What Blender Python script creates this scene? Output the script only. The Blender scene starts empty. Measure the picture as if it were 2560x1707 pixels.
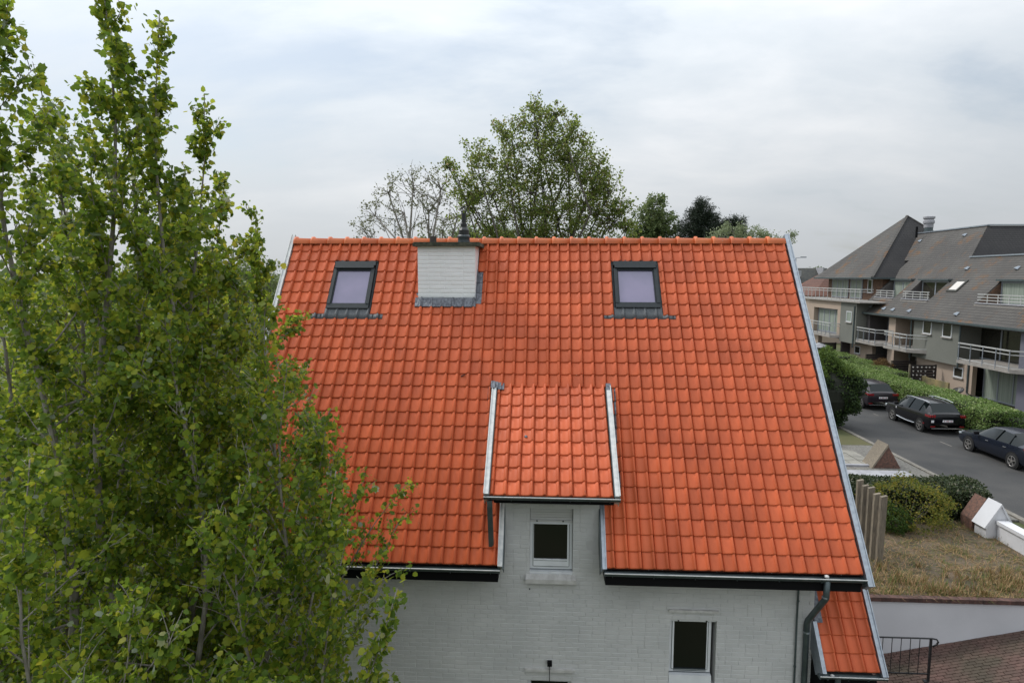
import bpy, math, random
import numpy as np
from mathutils import Vector, Matrix, Euler
from math import sin, cos, radians, pi, tan
random.seed(7); rng = np.random.default_rng(7)
S = bpy.context.scene; COL = S.collection

# ---------------------------------------------------------------- camera
cd = bpy.data.cameras.new('camera'); cam = bpy.data.objects.new('camera', cd); COL.objects.link(cam)
cd.sensor_width = 36; cd.lens = 22.0; cd.clip_start = .1; cd.clip_end = 6000
yaw, pit, rol = radians(-2.93), radians(5.85), radians(.15)
fw = Vector((sin(yaw)*cos(pit), cos(yaw)*cos(pit), -sin(pit)))
rt = Vector((cos(yaw), -sin(yaw), 0)); up = rt.cross(fw)
r2 = rt*cos(rol)+up*sin(rol); u2 = up*cos(rol)-rt*sin(rol)
cam.matrix_world = Matrix(((r2.x, u2.x, -fw.x, 5.20), (r2.y, u2.y, -fw.y, -9.24), (r2.z, u2.z, -fw.z, 8.10), (0, 0, 0, 1)))
S.camera = cam
# ---------------------------------------------------------------- sky
SUN_EL, SUN_AZ = 50, -62          # azimuth from +Y towards +X
W = bpy.data.worlds.new('World'); S.world = W; W.use_nodes = True
nt = W.node_tree; nt.nodes.clear()
def N(t, **k):
    n = nt.nodes.new(t)
    for a, b in k.items(): setattr(n, a, b)
    return n
sky = N('ShaderNodeTexSky', sky_type='NISHITA', sun_disc=False, sun_elevation=radians(SUN_EL), sun_rotation=radians(SUN_AZ), dust_density=2.5, air_density=1.2)
tc = N('ShaderNodeTexCoord'); L = nt.links.new
bg1 = N('ShaderNodeBackground'); bg1.inputs[1].default_value = .11; L(sky.outputs[0], bg1.inputs[0])
# overcast deck: directions projected on a flat cloud layer so that the clouds flatten towards the horizon
sep = N('ShaderNodeSeparateXYZ'); L(tc.outputs['Generated'], sep.inputs[0])
def M(op, a, b=None, c=None):
    n = N('ShaderNodeMath', operation=op)
    for i, v in enumerate((a, b, c)):
        if v is None: continue
        if isinstance(v, (int, float)): n.inputs[i].default_value = v
        else: L(v, n.inputs[i])
    return n.outputs[0]
zc_ = M('MAXIMUM', sep.outputs[2], 0.0); den = M('ADD', zc_, .30)
cx = M('DIVIDE', sep.outputs[0], den); cy = M('DIVIDE', sep.outputs[1], den)
cmb = N('ShaderNodeCombineXYZ'); L(cx, cmb.inputs[0]); L(cy, cmb.inputs[1])
def noise(scale, detail, rough, dist=0., off=(0, 0, 0), sc=(1, 1, 1)):
    mp = N('ShaderNodeMapping'); mp.inputs[1].default_value = off; mp.inputs[3].default_value = sc; L(cmb.outputs[0], mp.inputs[0])
    n = N('ShaderNodeTexNoise'); n.inputs['Scale'].default_value = scale; n.inputs['Detail'].default_value = detail
    n.inputs['Roughness'].default_value = rough; n.inputs['Distortion'].default_value = dist; L(mp.outputs[0], n.inputs['Vector']); return n.outputs[0]
n1 = noise(1.0, 7, .55, .3, (3.1, 1.7, 0), (.8, 1.25, 1)); n2 = noise(2.8, 6, .55, .2, (7.7, 2.2, 0), (.7, 1.3, 1))
dens = M('ADD', M('MULTIPLY', n1, .65), M('MULTIPLY', n2, .35))
def ramp(src, stops):
    r = N('ShaderNodeValToRGB'); L(src, r.inputs[0]); e = r.color_ramp.elements
    while len(e) < len(stops): e.new(.5)
    for q, (p, c) in zip(e, stops): q.position = p; q.color = c
    return r.outputs[0]
ccol = ramp(dens, [(.36, (.60, .665, .735, 1)), (.5, (.72, .77, .82, 1)), (.64, (.90, .92, .945, 1))])
# the veil is thicker and brighter on the side of the hidden sun
sd = Vector((sin(radians(SUN_AZ))*cos(radians(SUN_EL)), cos(radians(SUN_AZ))*cos(radians(SUN_EL)), sin(radians(SUN_EL))))
dt = N('ShaderNodeVectorMath', operation='DOT_PRODUCT'); nv = N('ShaderNodeVectorMath', operation='NORMALIZE')
L(tc.outputs['Generated'], nv.inputs[0]); L(nv.outputs[0], dt.inputs[0]); dt.inputs[1].default_value = sd
mr = N('ShaderNodeMapRange'); L(dt.outputs['Value'], mr.inputs[0])
mr.inputs[1].default_value = 0; mr.inputs[2].default_value = .9; mr.inputs[3].default_value = .72; mr.inputs[4].default_value = .90
hz = N('ShaderNodeMix', data_type='RGBA'); L(M('SUBTRACT', 1.0, M('MINIMUM', M('MULTIPLY', zc_, 4.5), 1.0)), hz.inputs[0]); L(ccol, hz.inputs[6]); hz.inputs[7].default_value = (.80, .835, .87, 1)
bg2 = N('ShaderNodeBackground'); L(hz.outputs[2], bg2.inputs[0]); L(M('MULTIPLY', mr.outputs[0], M('MULTIPLY_ADD', zc_, 1.55, .715)), bg2.inputs[1])   # an overcast sky is about three times brighter overhead than at the horizon
cov = ramp(dens, [(.36, (.62, .62, .62, 1)), (.47, (.97, .97, .97, 1))])
mx = N('ShaderNodeMixShader'); L(cov, mx.inputs[0]); L(bg1.outputs[0], mx.inputs[1]); L(bg2.outputs[0], mx.inputs[2])
out = N('ShaderNodeOutputWorld'); L(mx.outputs[0], out.inputs[0])
# ---------------------------------------------------------------- sun behind the cloud
sl = bpy.data.lights.new('sun', 'SUN'); sl.energy = 1.6; sl.angle = radians(11); sl.color = (1, .96, .9)
so = bpy.data.objects.new('sun', sl); COL.objects.link(so); so.rotation_euler = (-sd).to_track_quat('-Z', 'Y').to_euler()
S.view_settings.view_transform = 'Standard'; S.view_settings.look = 'None'; S.view_settings.exposure = .32
S.view_settings.gamma = 1; S.view_settings.use_curve_mapping = False
S.cycles.max_bounces = 6; S.cycles.transparent_max_bounces = 4; S.cycles.use_denoising = True

# ---------------------------------------------------------------- materials
def mat(name, col, rough=.6, col2=None, scale=8., detail=4, bump=0., bscale=40., spec=.5, metal=0., trans=0., island=0., coat=0., lo=.35, hi=.65, stretch=(1, 1, 1), extra=None):
    m = bpy.data.materials.new(name); m.use_nodes = True; t = m.node_tree; nn = t.nodes; lk = t.links.new
    b = nn['Principled BSDF']; b.inputs['Roughness'].default_value = rough; b.inputs['Metallic'].default_value = metal
    b.inputs['Specular IOR Level'].default_value = spec; b.inputs['Coat Weight'].default_value = coat
    b.inputs['Base Color'].default_value = (*col, 1)
    geo = nn.new('ShaderNodeNewGeometry'); mp = nn.new('ShaderNodeMapping'); mp.inputs[3].default_value = stretch; lk(geo.outputs['Position'], mp.inputs[0])
    src = None
    if col2:
        no = nn.new('ShaderNodeTexNoise'); no.inputs['Scale'].default_value = scale; no.inputs['Detail'].default_value = detail; lk(mp.outputs[0], no.inputs['Vector'])
        rp = nn.new('ShaderNodeValToRGB'); e = rp.color_ramp.elements; e[0].position = lo; e[1].position = hi
        e[0].color = (*col, 1); e[1].color = (*col2, 1); lk(no.outputs[0], rp.inputs[0]); src = rp.outputs[0]
    if island:
        oi = nn.new('ShaderNodeObjectInfo'); ad = nn.new('ShaderNodeMath'); ad.operation = 'ADD'; lk(geo.outputs['Random Per Island'], ad.inputs[0]); lk(oi.outputs['Random'], ad.inputs[1])
        fr = nn.new('ShaderNodeMath'); fr.operation = 'FRACT'; lk(ad.outputs[0], fr.inputs[0])
        mr = nn.new('ShaderNodeMapRange'); lk(fr.outputs[0], mr.inputs[0]); mr.inputs[3].default_value = 1-island; mr.inputs[4].default_value = 1+island
        hs = nn.new('ShaderNodeHueSaturation'); lk(mr.outputs[0], hs.inputs['Value'])
        if src: lk(src, hs.inputs['Color'])
        else: hs.inputs['Color'].default_value = (*col, 1)
        src = hs.outputs[0]
    if src: lk(src, b.inputs['Base Color'])
    if bump:
        bn = nn.new('ShaderNodeTexNoise'); bn.inputs['Scale'].default_value = bscale; bn.inputs['Detail'].default_value = 5; lk(mp.outputs[0], bn.inputs['Vector'])
        bu = nn.new('ShaderNodeBump'); bu.inputs['Strength'].default_value = bump; bu.inputs['Distance'].default_value = .02; lk(bn.outputs[0], bu.inputs['Height']); lk(bu.outputs[0], b.inputs['Normal'])
    if extra: extra(m, t, b, geo, src)
    return m
def leafmat(name, stops, trans=.45, rough=.5):
    m = bpy.data.materials.new(name); m.use_nodes = True; t = m.node_tree; nn = t.nodes; lk = t.links.new
    b = nn['Principled BSDF']; geo = nn.new('ShaderNodeNewGeometry'); rp = nn.new('ShaderNodeValToRGB'); e = rp.color_ramp.elements
    while len(e) < len(stops): e.new(.5)
    for q, (p, c) in zip(e, stops): q.position = p; q.color = (*c, 1)
    lk(geo.outputs['Random Per Island'], rp.inputs[0]); lk(rp.outputs[0], b.inputs['Base Color']); b.inputs['Roughness'].default_value = rough
    b.inputs['Specular IOR Level'].default_value = .3
    tr = nn.new('ShaderNodeBsdfTranslucent'); hs = nn.new('ShaderNodeHueSaturation'); hs.inputs['Value'].default_value = 1.5; hs.inputs['Hue'].default_value = .485
    lk(rp.outputs[0], hs.inputs['Color']); lk(hs.outputs[0], tr.inputs[0])
    ms = nn.new('ShaderNodeMixShader'); ms.inputs[0].default_value = trans; lk(b.outputs[0], ms.inputs[1]); lk(tr.outputs[0], ms.inputs[2]); lk(ms.outputs[0], nn['Material Output'].inputs[0])
    return m
M_ = {}
M_['tile'] = mat('terracotta_tile', (.60, .128, .047), .52, (.47, .095, .037), 1.6, 9, .2, 60, island=.12, spec=.26, lo=.3, hi=.72)
M_['ridge'] = mat('terracotta_ridge', (.58, .150, .046), .55, (.46, .105, .034), 2, 5, .12, 50, island=.05, spec=.4)
M_['deck'] = mat('roof_underlay', (.09, .03, .02), .9)
M_['brick'] = mat('white_painted_brick', (.57, .57, .56), .6, (.49, .495, .49), 1.4, 6, .25, 45, island=.03, spec=.3)
M_['mortar'] = mat('white_painted_joint', (.56, .56, .555), .75, (.50, .50, .495), 5, 5, .3, 60)
M_['chimbrick'] = mat('lit_painted_brick', (.82, .825, .83), .55, (.78, .785, .79), 4, 5, .2, 60, island=.02)  # lighter copy of the white brick; chimney's open-sky light put into colour
M_['sill'] = mat('painted_concrete', (.57, .56, .54), .7, (.45, .44, .42), 9, 6, .2, 60)
M_['zinc'] = mat('galvanised_zinc', (.38, .42, .46), .45, (.27, .30, .34), 14, 6, .06, 30, metal=.6, lo=.3, hi=.7)
M_['zincw'] = mat('pale_zinc', (.56, .56, .54), .55, (.43, .44, .44), 12, 6, .06, 30, metal=.3)
M_['zincd'] = mat('dark_zinc', (.10, .125, .13), .45, (.07, .09, .095), 6, 4, metal=.5)
M_['lead'] = mat('lead_sheet', (.17, .18, .20), .45, (.08, .085, .10), 20, 6, .8, 22, metal=.6)
M_['black'] = mat('black_fascia', (.005, .005, .006), .8, spec=.15)
M_['anth'] = mat('anthracite_metal', (.026, .032, .035), .55, (.020, .025, .028), 12, 4, spec=.3)
M_['apron'] = mat('pleated_grey_apron', (.06, .068, .075), .5, (.11, .12, .13), 30, 5, .5, 60, stretch=(6, 1, 1))
M_['pvc'] = mat('white_pvc', (.72, .74, .76), .35, (.66, .68, .70), 6)
M_['shut'] = mat('shutter_white', (.48, .48, .47), .6)
M_['glassd'] = mat('dark_glass', (.004, .005, .006), .04, spec=.5)
M_['skyglass'] = mat('rooflight_blind_behind_glass', (.195, .168, .265), .22, (.165, .148, .235), 2.5, 3, spec=.5, coat=.5)
M_['cap'] = mat('mossy_concrete', (.085, .085, .06), .9, (.03, .035, .022), 16, 8, .6, 40)
M_['strip'] = mat('green_grey_zinc', (.16, .19, .175), .6, (.10, .125, .12), 8, 5)
M_['potd'] = mat('dark_clay_pot', (.06, .045, .04), .8, (.03, .025, .022), 20)
M_['blackp'] = mat('black_enamel', (.008, .009, .01), .35)
M_['greyp'] = mat('grey_enamel', (.035, .045, .05), .4)
M_['bark'] = mat('poplar_bark', (.27, .25, .22), .85, (.14, .125, .105), 18, 7, .5, 60, stretch=(1, 1, .4))
M_['barkd'] = mat('dark_bark', (.10, .085, .07), .9, (.05, .045, .038), 10, 6, .5, 40)
M_['bud'] = mat('petiole', (.20, .20, .05), .6)
M_['asph'] = mat('asphalt', (.036, .036, .036), .85, (.052, .050, .048), .8, 8, .25, 90)
M_['kerb'] = mat('concrete_kerb', (.22, .20, .17), .85, (.15, .14, .12), 6, 6, .3, 50)
M_['plaster'] = mat('white_render', (.60, .60, .62), .7, (.52, .52, .54), .7, 7, .1, 30)
M_['coping'] = mat('brown_brick_coping', (.10, .05, .04), .85, (.06, .035, .028), 9, 5, .3, 40, island=.25)
M_['paver'] = mat('red_clay_paver', (.105, .056, .046), .85, (.055, .042, .028), 1.0, 7, .3, 50, island=.16)
M_['joint'] = mat('mossy_joint', (.05, .05, .028), .95, (.09, .07, .045), 3, 6, .3, 40)
M_['earth'] = mat('dry_garden_soil', (.13, .095, .062), .95, (.06, .05, .032), 1.6, 8, .5, 20)
M_['lawn'] = mat('rough_grass_ground', (.05, .07, .02), .95, (.09, .085, .035), .25, 9, .4, 6)
M_['blade'] = leafmat('dry_grass', [(0, (.40, .27, .14)), (.4, (.27, .175, .08)), (.62, (.18, .115, .05)), (.70, (.075, .10, .02)), (1, (.12, .15, .035))], .2, .7)
M_['gravel'] = mat('gravel', (.20, .19, .17), .95, (.10, .095, .085), 14, 8, .6, 60)
M_['slab'] = mat('worn_concrete', (.28, .265, .23), .85, (.20, .19, .165), 3, 7, .2, 40)
M_['slabw'] = mat('pale_concrete', (.34, .34, .36), .8, (.26, .26, .28), 3, 6)
M_['wood'] = mat('weathered_oak', (.23, .19, .14), .8, (.13, .11, .085), 9, 7, .4, 40, stretch=(4, 4, .5), island=.15)
M_['brickr'] = mat('mixed_red_brick', (.17, .085, .06), .9, (.08, .05, .04), 14, 6, .5, 30)
M_['steel'] = mat('black_steel', (.012, .013, .014), .45)
M_['carblk'] = mat('black_car_paint', (.006, .006, .008), .16, coat=.2, spec=.3)
M_['carblu'] = mat('dark_blue_car_paint', (.010, .013, .022), .24, coat=.2, spec=.3)
M_['carpl'] = mat('dark_plum_car_paint', (.022, .017, .022), .25, coat=.2, spec=.3)
M_['tyre'] = mat('tyre_rubber', (.012, .012, .012), .85)
M_['rim'] = mat('alloy_rim', (.42, .40, .38), .35, metal=.8)
M_['rimd'] = mat('wheel_well', (.006, .006, .006), .9)
M_['cglass'] = mat('tinted_car_glass', (.008, .012, .013), .07, spec=.25)
M_['tail'] = mat('red_tail_lamp', (.22, .012, .015), .2, coat=.5)
M_['headl'] = mat('clear_head_lamp', (.55, .60, .62), .15, coat=.5)
M_['chrome'] = mat('chrome_trim', (.75, .76, .78), .2, metal=.9)
M_['plate'] = mat('number_plate', (.66, .66, .68), .5)
M_['pred'] = mat('plate_red', (.30, .03, .03), .5)
M_['beige'] = mat('beige_render', (.40, .315, .25), .8, (.36, .285, .225), .7, 6, .1, 40)
M_['grey'] = mat('grey_green_render', (.165, .168, .148), .8, (.145, .148, .13), .6, 6, .1, 40)
M_['mauve'] = mat('mauve_grey_panel', (.13, .13, .165), .6)
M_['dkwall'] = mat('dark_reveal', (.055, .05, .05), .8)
M_['brwall'] = mat('brown_brickwork', (.14, .075, .045), .85, (.075, .045, .03), 5, 6, .3, 30)
M_['conc'] = mat('light_concrete', (.33, .305, .28), .75, (.26, .24, .22), 3, 6)
M_['rail'] = mat('white_railing', (.42, .42, .41), .5)
M_['frame'] = mat('grey_window_frame', (.22, .24, .27), .5)
M_['wframe'] = mat('white_window_frame', (.60, .62, .64), .45)
M_['wglass'] = mat('window_glass', (.022, .022, .018), .05, (.04, .037, .028), .5, 3, spec=.5)
M_['curt'] = mat('pale_green_curtain', (.28, .32, .27), .8, (.17, .20, .17), 2.2, 3, stretch=(1, 6, .05))
M_['gbal'] = mat('greenish_balcony_glass', (.10, .135, .12), .1)
M_['fence'] = mat('dark_stained_board', (.030, .022, .020), .8, (.018, .014, .013), 8, 5, .3, 40, island=.3)
M_['peg'] = mat('white_planter_pot', (.55, .52, .49), .6)
M_['yel'] = mat('yellowish_screen', (.28, .22, .10), .7, (.12, .11, .06), 1.2, 5)
M_['darkroof'] = mat('dark_slate', (.035, .036, .036), .8, (.06, .06, .05), 2, 6, .2, 20)
M_['soil'] = mat('litter_strip', (.06, .05, .035), .95, (.10, .08, .05), 4, 7, .4, 30)
M_['glassclear'] = mat('grey_glass', (.20, .22, .23), .1)
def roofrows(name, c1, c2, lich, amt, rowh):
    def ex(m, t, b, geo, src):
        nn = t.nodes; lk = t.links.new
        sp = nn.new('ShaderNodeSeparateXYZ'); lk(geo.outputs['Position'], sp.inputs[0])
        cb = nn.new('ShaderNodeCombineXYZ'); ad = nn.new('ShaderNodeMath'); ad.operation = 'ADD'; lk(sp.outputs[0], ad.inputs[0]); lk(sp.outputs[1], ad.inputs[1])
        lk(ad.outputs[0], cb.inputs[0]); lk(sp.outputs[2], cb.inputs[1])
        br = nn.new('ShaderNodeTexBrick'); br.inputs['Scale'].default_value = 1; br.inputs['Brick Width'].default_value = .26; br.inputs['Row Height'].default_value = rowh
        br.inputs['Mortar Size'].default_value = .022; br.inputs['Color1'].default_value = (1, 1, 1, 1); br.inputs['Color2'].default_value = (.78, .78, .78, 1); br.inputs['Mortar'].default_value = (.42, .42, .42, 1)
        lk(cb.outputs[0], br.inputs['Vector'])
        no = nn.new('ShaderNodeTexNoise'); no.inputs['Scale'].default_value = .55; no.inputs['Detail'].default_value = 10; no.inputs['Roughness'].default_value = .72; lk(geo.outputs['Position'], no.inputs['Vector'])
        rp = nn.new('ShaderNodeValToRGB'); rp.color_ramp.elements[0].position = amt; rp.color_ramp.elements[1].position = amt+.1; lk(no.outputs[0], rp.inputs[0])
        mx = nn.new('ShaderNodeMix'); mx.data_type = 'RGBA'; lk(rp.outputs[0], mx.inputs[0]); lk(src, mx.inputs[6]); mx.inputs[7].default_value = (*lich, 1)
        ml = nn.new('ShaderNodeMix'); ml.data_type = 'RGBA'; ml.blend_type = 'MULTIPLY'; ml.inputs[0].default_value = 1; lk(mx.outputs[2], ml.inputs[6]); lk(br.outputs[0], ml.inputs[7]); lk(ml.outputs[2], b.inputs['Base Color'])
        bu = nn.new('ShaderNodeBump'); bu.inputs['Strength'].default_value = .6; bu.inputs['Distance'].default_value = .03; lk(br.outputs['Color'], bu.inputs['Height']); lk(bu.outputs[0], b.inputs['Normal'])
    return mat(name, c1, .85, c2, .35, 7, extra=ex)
M_['aroof'] = roofrows('lichen_grey_tiles', (.076, .070, .065), (.104, .096, .087), (.165, .080, .028), .55, .17)
M_['aroofd'] = roofrows('shaded_tiles', (.022, .021, .023), (.036, .034, .034), (.07, .055, .03), .66, .17)  # darker, less lichened copy of the grey tiles; slope shade put into colour
M_['broof'] = roofrows('brown_red_tiles', (.12, .055, .04), (.16, .07, .045), (.24, .13, .05), .64, .2)
LF_POP = [(0, (.065, .125, .020)), (.3, (.115, .190, .022)), (.6, (.175, .250, .026)), (.85, (.25, .30, .030)), (.965, (.33, .33, .040)), (.975, (.30, .34, .28)), (1, (.15, .21, .10))]
M_['lpop'] = leafmat('poplar_leaf', LF_POP, .55, .45)
M_['lbig'] = leafmat('maple_leaf', [(0, (.10, .15, .035)), (.5, (.155, .21, .045)), (.8, (.21, .27, .06)), (1, (.24, .18, .11))], .6)
M_['lwil'] = leafmat('willow_leaf', [(0, (.12, .14, .07)), (1, (.20, .21, .12))], .4)
M_['lgrn'] = leafmat('green_leaf', [(0, (.08, .12, .045)), (.7, (.13, .175, .06)), (1, (.18, .21, .09))], .4)
M_['lpine'] = leafmat('pine_needles', [(0, (.012, .022, .013)), (1, (.03, .045, .024))], .1, .7)
M_['lbush'] = leafmat('silvery_leaf', [(0, (.13, .17, .08)), (1, (.24, .28, .16))], .4)
M_['lcon'] = leafmat('yew_needles', [(0, (.012, .024, .008)), (.6, (.026, .05, .012)), (1, (.06, .10, .022))], .2, .7)
M_['lcontop'] = leafmat('yew_new_growth', [(0, (.05, .09, .02)), (1, (.12, .18, .035))], .3, .7)
M_['lhed'] = leafmat('laurel_leaf', [(0, (.07, .12, .026)), (.5, (.14, .225, .055)), (.85, (.22, .30, .10)), (1, (.38, .42, .20))], .3, .5)
M_['lhedd'] = leafmat('dark_laurel_leaf', [(0, (.018, .03, .012)), (.6, (.04, .06, .022)), (.85, (.08, .10, .045)), (1, (.22, .21, .15))], .25, .45)
M_['lhedg'] = leafmat('privet_leaf', [(0, (.02, .045, .008)), (.7, (.05, .10, .014)), (1, (.09, .15, .03))], .3, .5)
M_['lyel'] = leafmat('yellow_green_leaf', [(0, (.06, .09, .015)), (.5, (.13, .15, .022)), (1, (.26, .21, .035))], .4, .6)
M_['lbrn'] = leafmat('bronze_leaf', [(0, (.09, .05, .02)), (1, (.17, .11, .04))], .3, .6)
M_['lred'] = leafmat('red_leaf', [(0, (.16, .03, .035)), (1, (.32, .07, .08))], .3, .6)
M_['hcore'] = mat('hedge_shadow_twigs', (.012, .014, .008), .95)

# ---------------------------------------------------------------- mesh helpers
class MB:
    def __init__(s): s.v = []; s.f = []; s.m = []; s.cur = 0
    def add(s, vs, fs):
        o = len(s.v); s.v += [tuple(v) for v in vs]
        for f in fs: s.f.append(tuple(i+o for i in f)); s.m.append(s.cur)
        return s
    def box(s, x0, x1, y0, y1, z0, z1):
        if x0 > x1: x0, x1 = x1, x0
        if y0 > y1: y0, y1 = y1, y0
        if z0 > z1: z0, z1 = z1, z0
        return s.add([(x0, y0, z0), (x1, y0, z0), (x1, y1, z0), (x0, y1, z0), (x0, y0, z1), (x1, y0, z1), (x1, y1, z1), (x0, y1, z1)],
                     [(0, 3, 2, 1), (4, 5, 6, 7), (0, 1, 5, 4), (1, 2, 6, 5), (2, 3, 7, 6), (3, 0, 4, 7)])
    def obox(s, a, b, w, h, upv=(0, 0, 1)):      # bar from a to b, width w, height h
        a = Vector(a); b = Vector(b); d = (b-a).normalized(); upv = Vector(upv)
        sd_ = d.cross(upv)
        if sd_.length < 1e-4: sd_ = d.cross(Vector((1, 0, 0)))
        sd_.normalize(); un = sd_.cross(d).normalized(); sd_ *= w/2; un *= h/2
        vs = [p+i*sd_+j*un for p in (a, b) for i, j in ((-1, -1), (1, -1), (1, 1), (-1, 1))]
        return s.add(vs, [(0, 1, 2, 3), (7, 6, 5, 4), (0, 4, 5, 1), (1, 5, 6, 2), (2, 6, 7, 3), (3, 7, 4, 0)])
    def tube(s, pts, rs, n=8, cap=True):
        pts = [Vector(p) for p in pts]
        if isinstance(rs, (int, float)): rs = [rs]*len(pts)
        rings = []; prev = None
        for i, p in enumerate(pts):
            d = (pts[min(i+1, len(pts)-1)]-pts[max(i-1, 0)])
            if d.length < 1e-7: d = Vector((0, 0, 1))
            d.normalize()
            if prev is None: prev = d.orthogonal().normalized()
            e = (prev-d*prev.dot(d))
            if e.length < 1e-5: e = d.orthogonal()
            e.normalize(); prev = e; g = d.cross(e)
            rings.append([p+(e*cos(2*pi*k/n)+g*sin(2*pi*k/n))*rs[i] for k in range(n)])
        vs = [v for r in rings for v in r]; fs = []
        for i in range(len(pts)-1):
            for k in range(n):
                a = i*n+k; b = i*n+(k+1) % n; fs.append((a, b, b+n, a+n))
        if cap: fs += [tuple(range(n-1, -1, -1)), tuple(range((len(pts)-1)*n, len(pts)*n))]
        return s.add(vs, fs)
    def lathe(s, c, prof, n=20):                 # prof: (r, z)
        c = Vector(c); vs = [(c.x+r*cos(2*pi*k/n), c.y+r*sin(2*pi*k/n), c.z+z) for r, z in prof for k in range(n)]
        fs = [(i*n+k, i*n+(k+1) % n, (i+1)*n+(k+1) % n, (i+1)*n+k) for i in range(len(prof)-1) for k in range(n)]
        fs += [tuple(range(n-1, -1, -1)), tuple(range((len(prof)-1)*n, len(prof)*n))]
        return s.add(vs, fs)
    def quad(s, *p): return s.add(p, [tuple(range(len(p)))])
    def slab(s, pts, off):                       # polygon extruded by vector off
        n = len(pts); off = Vector(off); vs = [Vector(p) for p in pts]+[Vector(p)+off for p in pts]
        return s.add(vs, [tuple(range(n-1, -1, -1)), tuple(range(n, 2*n))]+[(i, (i+1) % n, (i+1) % n+n, i+n) for i in range(n)])
    def mesh(s, name, smooth=False, mats=()):
        me = bpy.data.meshes.new(name); me.from_pydata(s.v, [], s.f)
        for m in mats: me.materials.append(m)
        if len(mats) > 1: me.polygons.foreach_set('material_index', s.m)
        if smooth: me.polygons.foreach_set('use_smooth', [True]*len(me.polygons))
        me.update(); return me
    def build(s, name, m, parent=None, smooth=False, kind=None, label=None, cat=None, group=None, loc=None, fix=True):
        mats = m if isinstance(m, (list, tuple)) else (m,)
        mats = [M_[q] if isinstance(q, str) else q for q in mats]
        me = s.mesh(name, smooth, mats)
        if fix and len(s.f) < 4000:
            import bmesh
            bm = bmesh.new(); bm.from_mesh(me); bmesh.ops.recalc_face_normals(bm, faces=bm.faces); bm.to_mesh(me); bm.free()
        o = link(name, me, parent, kind, label, cat, group)
        if loc is not None: o.location = loc
        return o
def link(name, me, parent=None, kind=None, label=None, cat=None, group=None):
    o = bpy.data.objects.new(name, me); COL.objects.link(o)
    if parent is not None:
        o.parent = parent
        if parent.location.length or parent.rotation_euler != Euler((0, 0, 0)):
            o.matrix_parent_inverse = parent_inv(parent)
    tag(o, label, cat, group, kind); return o
def parent_inv(p):
    m = Matrix.LocRotScale(p.location, p.rotation_euler, p.scale)
    if p.parent: m = Matrix.LocRotScale(p.parent.location, p.parent.rotation_euler, p.parent.scale) @ m if not p.matrix_parent_inverse.translation.length else m
    return m.inverted()
def tag(o, label=None, cat=None, group=None, kind=None):
    if label: o['label'] = label
    if cat: o['category'] = cat
    if group: o['group'] = group
    if kind: o['kind'] = kind
    return o
def thing(name, label, cat, group=None):        # everything is modelled in world coordinates under an unmoved root
    o = bpy.data.objects.new(name, None); COL.objects.link(o); o.empty_display_size = .2
    return tag(o, label, cat, group)
def rawmesh(name, V, F, m, parent=None, **k):    # numpy verts Nx3, faces Mx3 or Mx4
    me = bpy.data.meshes.new(name); nv, nf = len(V), len(F); w = F.shape[1]
    me.vertices.add(nv); me.vertices.foreach_set('co', np.ascontiguousarray(V, dtype=np.float32).ravel())
    me.loops.add(nf*w); me.loops.foreach_set('vertex_index', np.ascontiguousarray(F, dtype=np.int32).ravel())
    me.polygons.add(nf); me.polygons.foreach_set('loop_start', np.arange(0, nf*w, w, dtype=np.int32))
    me.materials.append(M_[m]); me.update(calc_edges=True)
    return link(name, me, parent, **k)
LEAF_BIG = (np.array([(0, .46, .10), (0, 0, 0), (.30, .06, -.02), (.46, .30, -.05), (.33, .50, .02), (.40, .72, -.04), (.14, .76, .03), (0, 1.0, -.03), (-.14, .78, .03), (-.40, .68, -.04), (-.33, .48, .02), (-.46, .28, -.05), (-.30, .06, -.02)]),
            np.array([(0, i, i+1 if i < 12 else 1) for i in range(1, 13)]))
LEAF_MID = (np.array([(0, .45, .08), (0, 0, 0), (.42, .22, -.04), (.36, .66, 0), (0, 1, -.03), (-.36, .66, 0), (-.42, .22, -.04)]), np.array([(0, i, i+1 if i < 6 else 1) for i in range(1, 7)]))
LEAF_SM = (np.array([(0, 0, 0), (.38, .5, .06), (0, 1, 0), (-.38, .5, .06)]), np.array([(0, 1, 2), (0, 2, 3)]))
LEAF_ND = (np.array([(0, 0, 0), (.07, .5, 0), (0, 1, 0), (-.07, .5, 0)]), np.array([(0, 1, 2), (0, 2, 3)]))
def leaves(name, C, size, tmpl, m, parent=None, droop=.4, jit=.3, dirs=None, **k):
    tv, tf = tmpl; n = len(C); C = np.asarray(C)
    y = rng.normal(size=(n, 3)); 
    if dirs is not None: y = y*.6+dirs
    y[:, 2] -= droop; y /= np.linalg.norm(y, axis=1)[:, None]+1e-9
    x = np.cross(y, rng.normal(size=(n, 3))); x /= np.linalg.norm(x, axis=1)[:, None]+1e-9
    z = np.cross(x, y); s = size*(1+jit*rng.uniform(-1, 1, n))
    V = C[:, None, :]+s[:, None, None]*(tv[None, :, 0:1]*x[:, None, :]+tv[None, :, 1:2]*y[:, None, :]+tv[None, :, 2:3]*z[:, None, :])
    F = (tf[None]+(np.arange(n)*len(tv))[:, None, None]).reshape(-1, 3)
    return rawmesh(name, V.reshape(-1, 3), F, m, parent, **k)

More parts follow.
